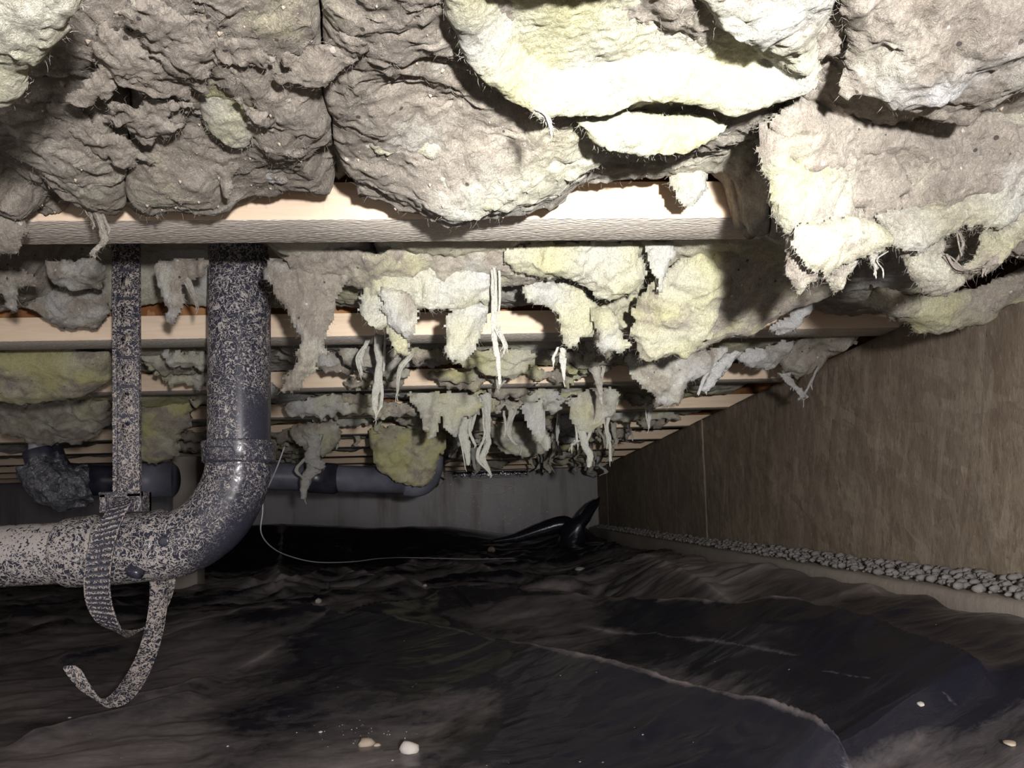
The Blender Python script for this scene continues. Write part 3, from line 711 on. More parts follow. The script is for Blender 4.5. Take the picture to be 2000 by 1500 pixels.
pad(B, [(1228, 700), (1300, 690), (1420, 680), (1424, 710), (1390, 725), (1370, 735), (1340, 745), (1325, 790), (1300, 798), (1270, 770), (1240, 745)], 1.32, (1300, 790), 70, .012, .5, .1, aniso=(1.5, .7))
strand(B, [(1430, 690, 46), (1400, 725, 38), (1378, 764, 22)], 1.3, .75, 0)
pad(B, [(1440, 690), (1530, 665), (1560, 670), (1540, 700), (1510, 715), (1460, 712)], 1.42, (1510, 710), 50, .010, .7, .0)
pad(B, [(1520, 690), (1600, 655), (1700, 640), (1640, 690), (1600, 720), (1560, 735), (1530, 725)], 1.45, (1600, 715), 38, .014, .4, .5)
strand(B, [(1528, 730, 24), (1548, 752, 20), (1568, 772, 18), (1560, 780, 8)], 1.42, .6, 0)
strand(B, [(1598, 715, 6), (1584, 745, 6), (1570, 770, 8)], 1.42, .6, 0)
strand(B, [(1160, 715, 30), (1172, 760, 14), (1176, 800, 3)], 1.5, .5)
strand(B, [(975, 735, 20), (972, 760, 8)], 1.6, .6)
# --- fourth and further bays ---------------------------------------------------
B = 3
pad(B, [(0, 790), (120, 780), (215, 785), (215, 830), (150, 870), (60, 860), (0, 840)], 1.95, (100, 865), 45, .02, .35, .4)
pad(B, [(280, 790), (370, 785), (375, 830), (350, 850), (345, 890), (300, 905), (270, 890)], 2.0, (310, 900), 60, .02, .5, .8, lump=.6)
pad(B, [(795, 772), (860, 765), (935, 770), (940, 800), (905, 812), (890, 850), (872, 840), (862, 800), (848, 862), (832, 840), (815, 800)], 1.75, (850, 855), 75, .010, .8, .4, aniso=(1.5, .6))
strand(B, [(914, 790, 26), (906, 840, 24), (910, 872, 22), (914, 908, 8)], 1.8, .85)
strand(B, [(948, 770, 28), (953, 815, 16), (953, 860, 14), (944, 895, 18), (958, 928, 6)], 1.78, .9)
pad(B, [(1015, 790), (1060, 785), (1068, 815), (1062, 840), (1078, 872), (1065, 884), (1048, 860), (1032, 835)], 1.8, (1060, 880), 80, .010, .9, .1, aniso=(1.5, .6))
strand(B, [(998, 800, 16), (994, 845, 12), (1004, 865, 8), (1018, 872, 5)], 1.85, .6)
pad(B, [(1108, 780), (1150, 765), (1212, 762), (1200, 795), (1175, 825), (1155, 845), (1138, 850), (1120, 830)], 1.72, (1140, 848), 75, .010, .75, .4, aniso=(1.4, .6))
strand(B, [(1135, 820, 26), (1140, 860, 20), (1152, 890, 18), (1150, 912, 10)], 1.72, .8)
strand(B, [(1128, 860, 14), (1118, 870, 10)], 1.72, .7)
strand(B, [(1195, 795, 16), (1186, 830, 8), (1190, 860, 9), (1193, 900, 4)], 1.74, .8)
strand(B, [(1272, 790, 12), (1268, 815, 10), (1268, 836, 4)], 1.7, .6, 0)
pad(B, [(560, 790), (640, 780), (740, 785), (860, 790), (1000, 785), (1200, 780), (1180, 805), (1000, 800), (860, 815), (740, 810), (640, 812), (560, 815)], 1.9, (860, 810), 40, .012, .6, .3, lump=1.4)
B = 4
pad(B, [(565, 835), (610, 822), (655, 825), (668, 850), (650, 880), (630, 895), (618, 870), (600, 880), (575, 860)], 2.35, (620, 890), 65, .02, .6, .3)
strand(B, [(614, 850, 36), (612, 880, 28), (612, 912, 46), (600, 938, 26), (592, 975, 12)], 2.3, .7, .1)
pad(B, [(720, 835), (800, 838), (870, 845), (868, 875), (855, 905), (842, 940), (812, 950), (775, 940), (742, 918), (728, 880)], 2.6, (800, 945), 62, .025, .65, .9, lump=1.0)
pad(B, [(950, 830), (1000, 825), (1060, 835), (1080, 860), (1060, 885), (1020, 890), (975, 880)], 2.5, (1020, 885), 60, .02, .5, .4)
rs = np.random.RandomState(3)
for q in range(70):
    kk = rs.randint(4, 9); Y = jy(kk)-rs.uniform(.08, .42); px = rs.uniform(640, 1240) if kk < 7 else rs.choice([rs.uniform(720, 880), rs.uniform(1030, 1200)])
    py = 1000-.032*(px-985)-H/Y*F; L = rs.uniform(14, 60)*(1.6/Y**.5)*(1 if abs(px-1000) < 260 else .6); wd = rs.uniform(5, 15)
    strand(kk, [(px, py-8, wd*1.8), (px+rs.uniform(-6, 6), py+L*.45, wd), (px+rs.uniform(-9, 9), py+L*.8, wd*.9), (px+rs.uniform(-12, 12), py+L, wd*.3)], Y, rs.uniform(.3, .8), rs.uniform(0, .6))
for q in range(120):
    kk = rs.randint(2, 9); Y = jy(kk)-rs.uniform(.02, .4); px = rs.uniform(280, 1200 if kk > 4 else 1350)
    py = 1000-.032*(px-985)-H/Y*F; w_ = rs.uniform(20, 60)*1.4/Y**.4; h_ = rs.uniform(10, 30)*1.6/Y
    pl = [(px-w_, py-6), (px, py-9), (px+w_, py-6), (px+w_*.7, py+h_*.5), (px+w_*.2, py+h_), (px-w_*.1, py+h_*.6), (px-w_*.5, py+h_*.9), (px-w_*.8, py+h_*.3)]
    pad(kk, pl, Y, (px, py+h_), 60, .012, rs.uniform(.2, .8), rs.uniform(0, .8), lump=1.2, rag=1.5)
# fuzz and caked crumbs over the two nearest bays
CR = bpy.data.materials.new('caked_crumbs'); CR.use_nodes = True; CR.node_tree.nodes['Principled BSDF'].inputs['Base Color'].default_value = (.42, .35, .27, 1); CR.node_tree.nodes['Principled BSDF'].inputs['Roughness'].default_value = .95
OCT = np.array([(1, 0, 0), (-1, 0, 0), (0, 1, 0), (0, -1, 0), (0, 0, 1), (0, 0, -1)], float); OCF = np.array([(0, 2, 4), (2, 1, 4), (1, 3, 4), (3, 0, 4), (2, 0, 5), (1, 2, 5), (3, 1, 5), (0, 3, 5)])
for (k, o, V, cl, nx, ny) in FZ:
    if k > 1: continue
    r_ = np.random.RandomState(int(abs(V[50][0])*1000)); ins = np.arange(nx*ny).reshape(nx, ny)[3:-3, 3:-3].ravel()
    ii = r_.choice(ins, 1500 if k == 0 else 500)
    fibres('surface_fuzz', V[ii], o, .011, .45, .15, .00012)
    if k == 0:
        jj = r_.choice(ins, 260); rr_ = .0004+.0022*r_.rand(260)**4; sc_ = r_.uniform(.6, 1.3, (260, 1, 3))
        VV = (V[jj][:, None]+OCT[None]*rr_[:, None, None]*sc_).reshape(-1, 3); ff = (OCF[None]+(np.arange(260)*6)[:, None, None]).reshape(-1, 3)
        mesh_np('caked_crumbs', VV, ff, CR, o, kind='stuff')
# labels
side_words = ['far left', 'left', 'middle', 'right']
bay_words = ['nearest bay', 'second bay', 'third bay', 'fourth bay', 'fifth bay', 'sixth bay', 'seventh bay', 'eighth bay', 'ninth bay', 'last bay']
L0 = ['dirty tan insulation batt at the left edge of the nearest bay, grey pulled strand below',
      'dusty tan insulation batt with a small clean hole, above the black drain pipe',
      'large torn insulation batt with bright white and yellow belly at top centre',
      'slumped tan insulation batt with hole and ragged hem, hanging at upper right']
for (k, i), (o, a, b) in BL.items():
    if k == 0: tag(o, L0[i], 'insulation', 'fibreglass batts in the nearest bay')
    elif k <= 5:
        n = sum(1 for q in BL if q[0] == k)
        pos = {0: 'leftmost'}.get(i, 'rightmost, by the board wall' if i == n-1 else ['', 'second from the left', 'third from the left', 'fourth from the left', 'fifth from the left'][i])
        tag(o, 'shredded pale insulation batt in the %s from the camera, %s' % (bay_words[k].replace('nearest', 'first'), pos), 'insulation', 'fibreglass batts in the %s' % bay_words[k])
    else: tag(o, 'pale ragged insulation batt between the distant joists', 'insulation', 'fibreglass batts in the distant bays')

# ------------------------------------------------------------ black plastic ground sheet
def sheet_base(X, Y):
    z = -.287+.028*sstep(1.2, 3.2, Y)+0*X
    edge = -.146+.018*sstep(1.25, .95, Y)+.006*np.sin(Y*5.1)+.005*np.sin(Y*11+1)+.003*np.sin(Y*37)*sstep(.45, .58, X)
    far = -.185
    e = edge+(far-edge)*sstep(1.8, 3.5, Y)
    z = z+(e-z)*sstep(.20, .575, X)**1.1
    return z
def hfac(X): return 1-.7*sstep(.26, .52, X)
RID = [  # polyline (photo px), crest height, width towards the camera, width away, sharpness
    ([(330, 1152), (500, 1168), (675, 1193), (850, 1222), (1025, 1259), (1200, 1301), (1325, 1336), (1527, 1385), (1640, 1418), (1720, 1440)], .050, .15, .035, 1.1),
    ([(1040, 1300), (1180, 1330), (1280, 1358), (1505, 1408), (1662, 1480)], .012, .04, .03, 1.6),
    ([(560, 1210), (650, 1188), (815, 1168), (902, 1151), (972, 1154), (1100, 1160), (1325, 1167), (1550, 1174), (1730, 1205), (1910, 1268), (1960, 1290)], .050, .16, .05, 1.1),
    ([(1100, 1245), (1280, 1268), (1505, 1297), (1600, 1320)], .012, .03, .03, 1.2),
    ([(1572, 1327), (1680, 1350), (1775, 1363), (1900, 1380)], .012, .03, .05, 1.2),
    ([(960, 1130), (1100, 1129), (1200, 1105), (1257, 1086), (1302, 1097), (1380, 1135), (1460, 1169)], .035, .07, .06, 1.1),
    ([(1392, 1138), (1450, 1115), (1532, 1097)], .020, .03, .04, 1.2),
    ([(1532, 1097), (1600, 1115), (1662, 1129), (1766, 1183)], .012, .05, .03, 1.3),
    ([(540, 1135), (600, 1120), (660, 1110), (760, 1128), (860, 1130)], .030, .08, .06, 1.2),
    ([(560, 1150), (540, 1110), (556, 1080), (640, 1072)], .030, .06, .06, 1.2),
    ([(690, 1130), (760, 1105), (850, 1095), (960, 1110), (1060, 1118)], .022, .05, .05, 1.2),
    ([(780, 1112), (810, 1090), (900, 1086), (1000, 1094), (1120, 1092)], .022, .05, .05, 1.2),
    ([(360, 1130), (480, 1128), (560, 1150)], .020, .08, .05, 1.3),
    ([(60, 1290), (180, 1270), (330, 1240), (480, 1215), (600, 1230)], .016, .05, .05, 1.3),
    ([(200, 1370), (330, 1345), (450, 1310), (580, 1262)], .014, .04, .04, 1.3),
    ([(0, 1440), (160, 1400), (300, 1375), (420, 1340)], .012, .05, .04, 1.3),
    ([(0, 1200), (150, 1175), (300, 1180)], .020, .08, .05, 1.2),
]
RID_W = []
for (pl, h, wn, wf, sh) in RID:
    W = []
    for (px, py) in pl:
        Y = 5.0
        for y_ in np.arange(.64, 5, .01):
            p = atY(px, py, y_)
            if p[2]-Z0 <= float(sheet_base(p[0], np.array(y_)))+h*1.5*float(hfac(p[0])): Y = y_; break
        W.append(atY(px, py, Y)[:2])
    RID_W.append((np.array(W), h, wn, wf, sh))
def ridge_h(X, Y):
    s = np.zeros_like(X); cw_ = np.zeros_like(X)
    for (W, h, wn, wf, sh) in RID_W:
        d = np.full(X.shape, 1e9); sg = np.ones(X.shape); tt = np.zeros(X.shape); n = len(W)-1
        for i in range(n):
            a, b = W[i], W[i+1]; e = b-a; L = e@e
            t = np.clip(((X-a[0])*e[0]+(Y-a[1])*e[1])/L, 0, 1)
            dd = (X-a[0]-t*e[0])**2+(Y-a[1]-t*e[1])**2
            m = dd < d; d = np.where(m, dd, d); tt = np.where(m, (i+t)/n, tt)
            cr = (Y-a[1])*e[0]-(X-a[0])*e[1]; sg = np.where(m, np.where(cr > 0, 1, -1), sg)
        d = np.sqrt(d); w = np.where(sg > 0, wf, wn)*np.clip(Y/1.2, .7, 2.2)*np.where(sg > 0, .5, 1.15)
        fall = sstep(0, .16, tt)*sstep(1, .84, tt)
        s = np.maximum(s, h*1.6*hfac(X)*np.exp(-(d/w)**(sh*.9))*fall)
        cw_ = cw_+fall*(.9*min(1, h/.02)*np.exp(-d/(.006*np.clip(Y, .8, 3)))+.28*np.where(sg > 0, np.exp(-d/w), 0)-(.55*np.exp(-(d/(w*.9))**2)*(1-np.exp(-d/.012)) if wn > .09 else 0)*np.where(sg > 0, 0, 1))  # pale crests and dark near slopes painted into the dust as fold shading
    return s, cw_
def sheet():
    bands = np.concatenate([np.linspace(.42, 1.6, 410), np.linspace(1.605, 4.95, 360)[1:]])
    U = np.linspace(0, 1, 620)
    Yg, Ug = np.meshgrid(bands, U, indexing='ij')
    xl = -(.72*Yg+.12); edge = .583+.006*np.sin(Yg*17)+.004*np.sin(Yg*41+2)
    X = xl+(edge-xl)*Ug; Y = Yg
    Z = sheet_base(X, Y)
    wx = X+.03*fbm(X*5, Y*4, 1, 2); wy = Y+.03*fbm(X*4+5, Y*5, 2, 2)
    rh, CW = ridge_h(X+.003*fbm(X*14, Y*14, 8, 3), Y+.004*fbm(X*10, Y*10, 5, 3)); Z = Z+rh
    far = sstep(1.5, 2.6, Y)
    cr1 = ridged(wx*3.1+wy*1.2, wy*4.2-wx*.8, 3, 3, .5); Z = Z+(.0045+.014*far)*cr1
    cr2 = ridged(wx*9-wy*3, wy*11+wx*2, 6, 3, .5); Z = Z+(.0016+.003*far)*cr2
    Z = Z+.006*fbm(X*3, Y*3, 12, 2)
    # turned up in a heap along the far wall
    up = sstep(4.05, 4.75, Y+.08*np.sin(X*3)); top = -.085+.05*np.exp(-((X+1.35)/.55)**2)+.018*fbm(X*2.5, 1.5, 3, 3)-.05*np.exp(-((X-.05)/.25)**2)
    Z = Z+(top-Z)*up*(1-sstep(.45, .58, X))
    Z = np.maximum(Z, -.37)
    n = X.size
    gy, gx = np.gradient(Z); 
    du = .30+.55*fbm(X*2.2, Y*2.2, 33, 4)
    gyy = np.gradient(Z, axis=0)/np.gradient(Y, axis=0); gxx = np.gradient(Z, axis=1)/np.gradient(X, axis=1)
    slope = np.sqrt(gyy**2+gxx**2); du = du+.22-.7*np.clip(slope, 0, .5)+CW  # dust thins with slope; CW adds the painted light and shade of folds
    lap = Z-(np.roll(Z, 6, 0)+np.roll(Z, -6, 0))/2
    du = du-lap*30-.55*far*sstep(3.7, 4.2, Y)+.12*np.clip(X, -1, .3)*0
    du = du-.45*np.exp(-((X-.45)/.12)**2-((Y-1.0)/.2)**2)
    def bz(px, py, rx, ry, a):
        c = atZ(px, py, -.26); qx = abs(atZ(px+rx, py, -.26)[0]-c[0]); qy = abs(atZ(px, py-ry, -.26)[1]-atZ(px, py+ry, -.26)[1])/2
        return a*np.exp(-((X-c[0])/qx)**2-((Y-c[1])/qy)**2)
    du = du+bz(900, 1330, 380, 70, -.45)+bz(1250, 1450, 300, 60, -.35)+bz(250, 1440, 260, 60, .15)+bz(1150, 1200, 500, 45, .25)+bz(150, 1200, 200, 50, -.3)+bz(650, 1470, 150, 30, .12)+bz(1900, 1430, 260, 90, -.3)-.75*sstep(.36, .46, X)*sstep(1.22, 1.08, Y+.25*(X-.5))*sstep(.66, .76, Y)+.16*sstep(1.4, 1.9, Y)*sstep(4.0, 3.4, Y)  # mid-distance sheen painted as raised dust; other terms vary dust by area
    V = np.stack([X, Y, Z+Z0], -1).reshape(-1, 3)
    ny, nx = X.shape
    f = grid_faces(ny, nx)[:, ::-1]
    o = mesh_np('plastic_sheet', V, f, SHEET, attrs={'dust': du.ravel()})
    s = o.modifiers.new('thickness', 'SOLIDIFY'); s.thickness = .0015; s.offset = -1
    return o, (bands, xl, edge, Z)
SH, (SB, SXL, SXE, SZ) = sheet()
tag(SH, 'wrinkled dusty black plastic sheet covering the ground', 'plastic sheet')
def ground(x, y):
    i = int(np.clip(np.searchsorted(SB, y), 1, len(SB)-1)); u = (x-SXL[i, 0])/(SXE[i, 0]-SXL[i, 0])
    j = int(np.clip(u*619, 0, 619)); return float(SZ[i, j])
def on_sheet(px, py):
    """first hit of the sight line with the sheet"""
    for y in np.arange(.44, 4.9, .004):
        p = atY(px, py, y)
        if p[2]-Z0 <= ground(p[0], y): return p
    return p
# free corner of the sheet standing up by the far end of the board wall
def fin():
    ol = [(1088, 1062), (1094, 1030), (1106, 1018), (1122, 1020), (1134, 1000), (1150, 982), (1172, 970), (1170, 986), (1160, 1000), (1152, 1018), (1140, 1032), (1136, 1052), (1140, 1078), (1090, 1080)]
    Y = 4.3; P = np.array([atY(a, b, Y) for a, b in ol]); c = P.mean(0); n = len(P); rows = 7; V = []
    for r in range(rows):
        q = r/(rows-1); off = .09*math.sin(math.pi*q)
        for p in P:
            s = 1-.12*abs(q-.5)*2
            V.append(c+(p-c)*s+np.array([0, -.06+.12*q+.02*math.sin(p[2]*60+q*5), 0]))
    f = []
    for r in range(rows-1):
        for j in range(n): k = (j+1) % n; f.append((r*n+j, r*n+k, (r+1)*n+k, (r+1)*n+j))
    N = len(V); V += [c+np.array([0, -.075, 0]), c+np.array([0, .075, 0])]
    for j in range(0, n, 2):
        f.append((N, (j+2) % n, (j+1) % n, j)); b = (rows-1)*n; f.append((N+1, b+j, b+(j+1) % n, b+(j+2) % n))
    o = mesh_np('upturned_corner', V, f, SHEET, SH, attrs={'dust': np.full(len(V), -.6)})
    pts = [(960, 1058, 10), (1010, 1050, 26), (1060, 1034, 40), (1100, 1024, 48), (1118, 1040, 60)]
    C = [np.append(atY(a, b, 4.35), w_*4.35/F/2) for a, b, w_ in pts]; Q = catmull(C, 8)
    sweep('rolled_edge', Q[:, :3], Q[:, 3]*.7, SHEET, SH, seg=14)
fin()

# ------------------------------------------------------------ drain pipe with long bend
def P(px, py, Y): return atY(px, py, Y)
PD = 1.13; pr = .0445
def set_attr(o, name, fn):
    me = o.data; n = len(me.vertices); c = np.zeros(n*3, dtype=np.float32); me.vertices.foreach_get('co', c); c = c.reshape(-1, 3)
    a = me.attributes.new(name, 'FLOAT', 'POINT'); a.data.foreach_set('value', np.asarray(fn(c), dtype=np.float32))
def crust(o, amp=.0006):
    """raise the dried crust a little so the pipe is not perfectly smooth"""
    me = o.data; n = len(me.vertices); c = np.zeros(n*3, dtype=np.float32); nn = np.zeros(n*3, dtype=np.float32)
    me.vertices.foreach_get('co', c); me.vertices.foreach_get('normal', nn); c = c.reshape(-1, 3); nn = nn.reshape(-1, 3)
    c = c+nn*(amp*ridged(c[:, 0]*90, c[:, 1]*90, c[:, 2]*90, 3))[:, None]; me.vertices.foreach_set('co', c.astype(np.float32).ravel()); me.update()
drain = empty('drain_pipe', tuple(P(440, 900, PD)))
tag(drain, 'black plastic drain pipe crusted with dried dust, bending from vertical to horizontal', 'pipe')
top = P(470, 452, PD); top[2] = Z0+H+.236; col_b = P(467, 900, PD)
# dust thins out on the side that was wiped clean
def dust_vert(c):
    x = (c[:, 0]-col_b[0])/pr
    return .74-.70*sstep(.15, .75, x+.35*fbm(c[:, 0]*12, c[:, 1]*12, c[:, 2]*9, 3))*sstep(Z0+.22, Z0+.10, c[:, 2])
vp = [col_b+(top-col_b)*t for t in np.linspace(0, 1, 120)]
o = sweep('vertical_pipe', vp, pr, PIPE, seg=64); set_attr(o, 'dust', dust_vert); child(o, drain)
# collar of the bend
cA = P(467, 862, PD); cB = P(467, 906, PD)
r1 = pr+.0070
cp = [cA+(cB-cA)*t for t in (0, .03, .06, .12, .5, .84, .88, .92, 1.0)]
o = sweep('collar', cp, [pr+.001, r1, r1+.0012, r1+.0014, r1, r1, r1+.0005, r1, pr+.001], PIPE, seg=64); set_attr(o, 'dust', lambda c: .62+0*c[:, 0]); child(o, drain); co = o
# raised rectangle moulded on the collar
def on_tube(cx, cy, axis_p, r, px):       # point on tube front facing the camera
    p = P(px, cy, PD); x = p[0]-axis_p[0]; y = axis_p[1]-math.sqrt(max(r*r-x*x, 1e-8)); return np.array([p[0], y, P(px, cy, y)[2]])
fr = []
rect = [(422, 872)]+[(x, 872) for x in range(428, 482, 6)]+[(481, 880), (481, 896), (477, 899)]+[(x, 899) for x in range(472, 426, -6)]+[(422, 896), (422, 872)]
sweep('moulded_frame', [on_tube(0, y, cA, r1+.0006, x) for x, y in rect], .0009, PIPE, co, seg=8)
# the bend: centre line from under the collar round to horizontal
bend = catmull([P(467, 900, PD), P(463, 930, PD), P(450, 968, PD), P(424, 1010, PD), P(388, 1042, PD), P(345, 1062, PD), P(305, 1070, PD)], 14)
o = sweep('long_bend', bend, np.concatenate([np.linspace(pr+.001, pr+.003, len(bend)//2), np.linspace(pr+.003, pr+.004, len(bend)-len(bend)//2)]), PIPE, seg=64)
def dust_bend(c):
    t = (c[:, 0]-P(330, 1060, PD)[0])/.10
    outer = (c[:, 2]-Z0)-(-.02+(c[:, 0]+.42)*.9)
    return .98-.30*np.clip(t, 0, 1)-.50*sstep(.01, -.05, outer)*sstep(-.1, .5, t)
set_attr(o, 'dust', dust_bend); crust(o); child(o, drain); bo = o
for (px, py, dy) in ((441, 934, -.044), (320, 1057, -.047)):
    c = P(px, py, PD+dy); d = np.array([0, -1., 0])
    q = sweep('moulding_boss', [c+[0, .004, 0], c, c-[0, .0015, 0], c-[0, .0022, 0]], [.0085, .0085, .0078, .004], PIPE, bo, seg=24); set_attr(q, 'dust', lambda c: .45+0*c[:, 0])
    child(q, bo); q.matrix_parent_inverse = Matrix.Identity(4)
# socket at the end of the bend and the next pipe length with its own collar
s0 = P(330, 1063, PD); s1 = P(205, 1076, PD)
sk = [s0+(s1-s0)*t for t in (0, .04, .08, .2, .5, .85, .95, 1)]
o = sweep('bend_socket', sk, [pr+.003, pr+.0065, pr+.0075, pr+.0065, pr+.006, pr+.006, pr+.0055, pr+.001], PIPE, seg=64); set_attr(o, 'dust', lambda c: .95+0*c[:, 0]); crust(o, .0008); child(o, drain)
h0 = P(215, 1075, PD); h1 = P(-160, 1095, PD)
hs = [h0+(h1-h0)*t for t in np.linspace(0, 1, 60)]
o = sweep('horizontal_pipe', hs, pr, PIPE, seg=64); set_attr(o, 'dust', lambda c: 1.0+.5*sstep(Z0-.06, Z0-.01, c[:, 2])); crust(o, .0009); child(o, drain)
k0 = P(196, 1076, PD); k1 = P(125, 1080, PD)
kk_ = [k0+(k1-k0)*t for t in (0, .06, .12, .22, .3, .6, .85, .95, 1)]
o = sweep('coupling_collar', kk_, [pr+.001, pr+.006, pr+.0085, pr+.0085, pr+.0065, pr+.0065, pr+.0055, pr+.003, pr+.001], PIPE, seg=64); set_attr(o, 'dust', lambda c: 1.0+0*c[:, 0]); crust(o, .0009); child(o, drain)
# loose cap end under the socket
a0 = P(252, 1112, 1.09); a1 = P(275, 1122, 1.085)
o = sweep('moulded_lug', [a0, a0+(a1-a0)*.2, a1], [.006, .009, .007], PIPE, seg=20); set_attr(o, 'dust', lambda c: .3+0*c[:, 0]); child(o, drain)

# ------------------------------------------------------------ ribbed plastic pipe strap
hang = empty('pipe_strap', tuple(P(246, 960, 1.07)))
tag(hang, 'dusty black plastic hanger strap looped around the horizontal drain pipe', 'strap')
def ribbon(name, pts, mat, thick=.0022, dust=.8, ribs=0, per=14):
    """pts: (px, py, Y, width px, side dx, side dy(world depth), side dz)"""
    C = []
    for (px, py, Y, w_, sx, sy, sz) in pts:
        p = P(px, py, Y); s = np.array([sx, sy, sz], float); s /= np.linalg.norm(s); C.append(np.concatenate([p, s*w_*Y/F/2]))
    DU = []; Q = catmull(C, per); n = len(Q); T = np.gradient(Q[:, :3], axis=0); T /= np.linalg.norm(T, axis=1)[:, None]
    S = Q[:, 3:]; Nn = np.cross(T, S); Nn /= np.linalg.norm(Nn, axis=1)[:, None]
    hw = np.array([-1, -.92, -.9, -.4, 0, .4, .9, .92, 1]); V = []
    for i in range(n):
        rib = .0010*(1 if (i//2) % 2 else 0) if ribs else 0
        for q, h in enumerate(hw):
            rr = (.0008 if abs(h) > .91 else rib); V.append(Q[i, :3]+S[i]*h+Nn[i]*(thick/2+rr))
        for h in hw[::-1]: V.append(Q[i, :3]+S[i]*h-Nn[i]*(thick/2))
        DU += [(.95 if rib else .35) if (ribs and abs(h) < .91) else dust for h in hw]+[dust]*9  # gaps between ribs painted darker through the dust value, as groove shade
    m = 18; f = []
    for i in range(n-1):
        for j in range(m): k = (j+1) % m; f.append((i*m+j, i*m+k, (i+1)*m+k, (i+1)*m+j))
    for b, fl in ((0, 1), ((n-1)*m, 0)):
        for j in range(8):
            q = (b+j, b+j+1, b+m-2-j, b+m-1-j); f.append(q[::-1] if fl else q)
    o = mesh_np(name, V, f, mat, attrs={'dust': DU}); return o
D0 = 1.075
# vertical ladder strap with its moulded locking pattern
vs = empty('ladder_strap', tuple(P(246, 700, D0)))
x0 = P(221, 700, D0)[0]; x1 = P(273, 700, D0)[0]; xc = (x0+x1)/2; zt = Z0+H+.20; zb = P(246, 965, D0)[2]
v, f = box_vf(x0, x1, D0, D0+.006, zb, zt)
def boxes_joined(name, L, mat, dust, bev=.0006):
    V = []; Fs = []
    for b in L:
        v, f = box_vf(*b); Fs += [tuple(i+len(V) for i in q) for q in f]; V += v
    o = mesh_np(name, V, Fs, mat, smooth=False, attrs={'dust': np.full(len(V), dust)})
    m = o.modifiers.new('bevel', 'BEVEL'); m.width = bev; m.segments = 2; return o
o = boxes_joined('strap_body', [(x0, x1, D0, D0+.005, zb, zt), (x0, x0+.006, D0-.0028, D0+.001, zb, zt), (x1-.006, x1, D0-.0028, D0+.001, zb, zt)], STRAP, .8); child(o, hang); sb = o
z = zt-.004; q = 0
while z > zb+.10:
    o = boxes_joined('cross_bar', [(x0+.004, x1-.004, D0-.0024, D0+.001, z-.0035, z)], STRAP, .5); child(o, sb); o.matrix_parent_inverse = Matrix.Identity(4); o.parent = sb
    c = np.array([xc, D0, z-.019])
    for (cz, r) in ((-.019, .0085), (-.034, .0055)):
        c = np.array([xc, D0, z+cz])
        a = np.linspace(0, 2*np.pi, 21)
        ring = sweep('round_stud', [c+[0, .001, 0], c-[0, .0022, 0], c-[0, .0026, 0], c-[0, .0010, 0]], [r, r, r*.72, r*.5], STRAP, sb, seg=20); set_attr(ring, 'dust', lambda c: 1.1+0*c[:, 0])
    for sx in (-1, 1):
        o = boxes_joined('side_notch', [(xc+sx*.0155-.003, xc+sx*.0155+.003, D0-.0040, D0, z-.016, z-.010)], STRAP, .9, .0008); o.parent = sb
    z -= .0415
sb.matrix_parent_inverse = Matrix.Translation(hang.location).inverted()
# buckle: a sleeve with a slot
bx0, bx1 = P(205, 975, D0)[0], P(286, 975, D0)[0]; bz1 = P(246, 960, D0-.01)[2]; bz0 = P(246, 1000, D0-.01)[2]
o = boxes_joined('buckle', [(bx0, bx1, D0-.016, D0-.009, bz0+.020, bz1), (bx0, bx1, D0-.012, D0-.009, bz0, bz1), (bx0, bx0+.009, D0-.016, D0+.016, bz0, bz1), (bx1-.020, bx1, D0-.016, D0+.016, bz0, bz1), (bx0, bx1, D0+.008, D0+.016, bz0, bz1), (bx0, bx1, D0-.018, D0-.009, bz1-.004, bz1)], STRAP, .7, .0012); child(o, hang)
o = ribbon('ribbed_loop', [(246, 972, 1.062, 44, 1, 0, .1), (232, 992, 1.045, 46, 1, 0, .25), (209, 1035, 1.036, 52, 1, 0, .22), (195, 1085, 1.035, 52, 1, 0, .12), (190, 1140, 1.04, 50, 1, 0, .03), (196, 1185, 1.05, 50, 1, 0, -.12), (215, 1222, 1.065, 44, 1, .1, -.35), (240, 1236, 1.10, 26, .5, .6, -.75), (268, 1232, 1.15, 16, .2, .9, -.3), (300, 1215, 1.19, 14, .1, 1, .1), (322, 1180, 1.21, 20, .5, 1, .1), (330, 1130, 1.22, 24, 1, .5, 0), (325, 1090, 1.215, 24, 1, .3, 0)], STRAP, .0020, .95, ribs=1, per=18); child(o, hang)
o = ribbon('loose_tail', [(290, 1040, 1.195, 36, 1, 0, 0), (305, 1090, 1.20, 36, 1, 0, 0), (311, 1140, 1.195, 35, 1, 0, 0), (307, 1200, 1.175, 35, 1, 0, -.08), (293, 1262, 1.15, 36, 1, 0, -.25), (268, 1320, 1.11, 38, 1, 0, -.6), (236, 1362, 1.07, 34, 1, .2, -.75), (205, 1374, 1.045, 26, .55, .6, -1.0), (178, 1358, 1.03, 34, 1, .1, -.55), (155, 1330, 1.02, 38, 1, 0, -.35), (142, 1308, 1.02, 36, 1, 0, -.2), (137, 1300, 1.02, 18, 1, 0, 0)], STRAP, .0022, .95, per=14); child(o, hang)

# ------------------------------------------------------------ thin grey cable
GREY = mat_simple('grey_cable', (.32, .31, .33), .45)
cw = [(556, 872, 1.30), (540, 915, 1.28), (524, 950, 1.24), (514, 968, 1.22), (513, 1000, 1.22), (510, 1040, 1.24), (530, 1068, 1.32), (565, 1086, 1.45), (620, 1098, 1.6), (690, 1097, 1.8), (740, 1091, 2.0), (800, 1089, 2.3), (920, 1092, 2.5), (1010, 1090, 2.7)]
o = sweep('thin_cable', catmull([P(*c) for c in cw], 8), .0011, GREY, seg=8); tag(o, 'thin grey cable dangling behind the pipe bend onto the plastic sheet', 'cable')

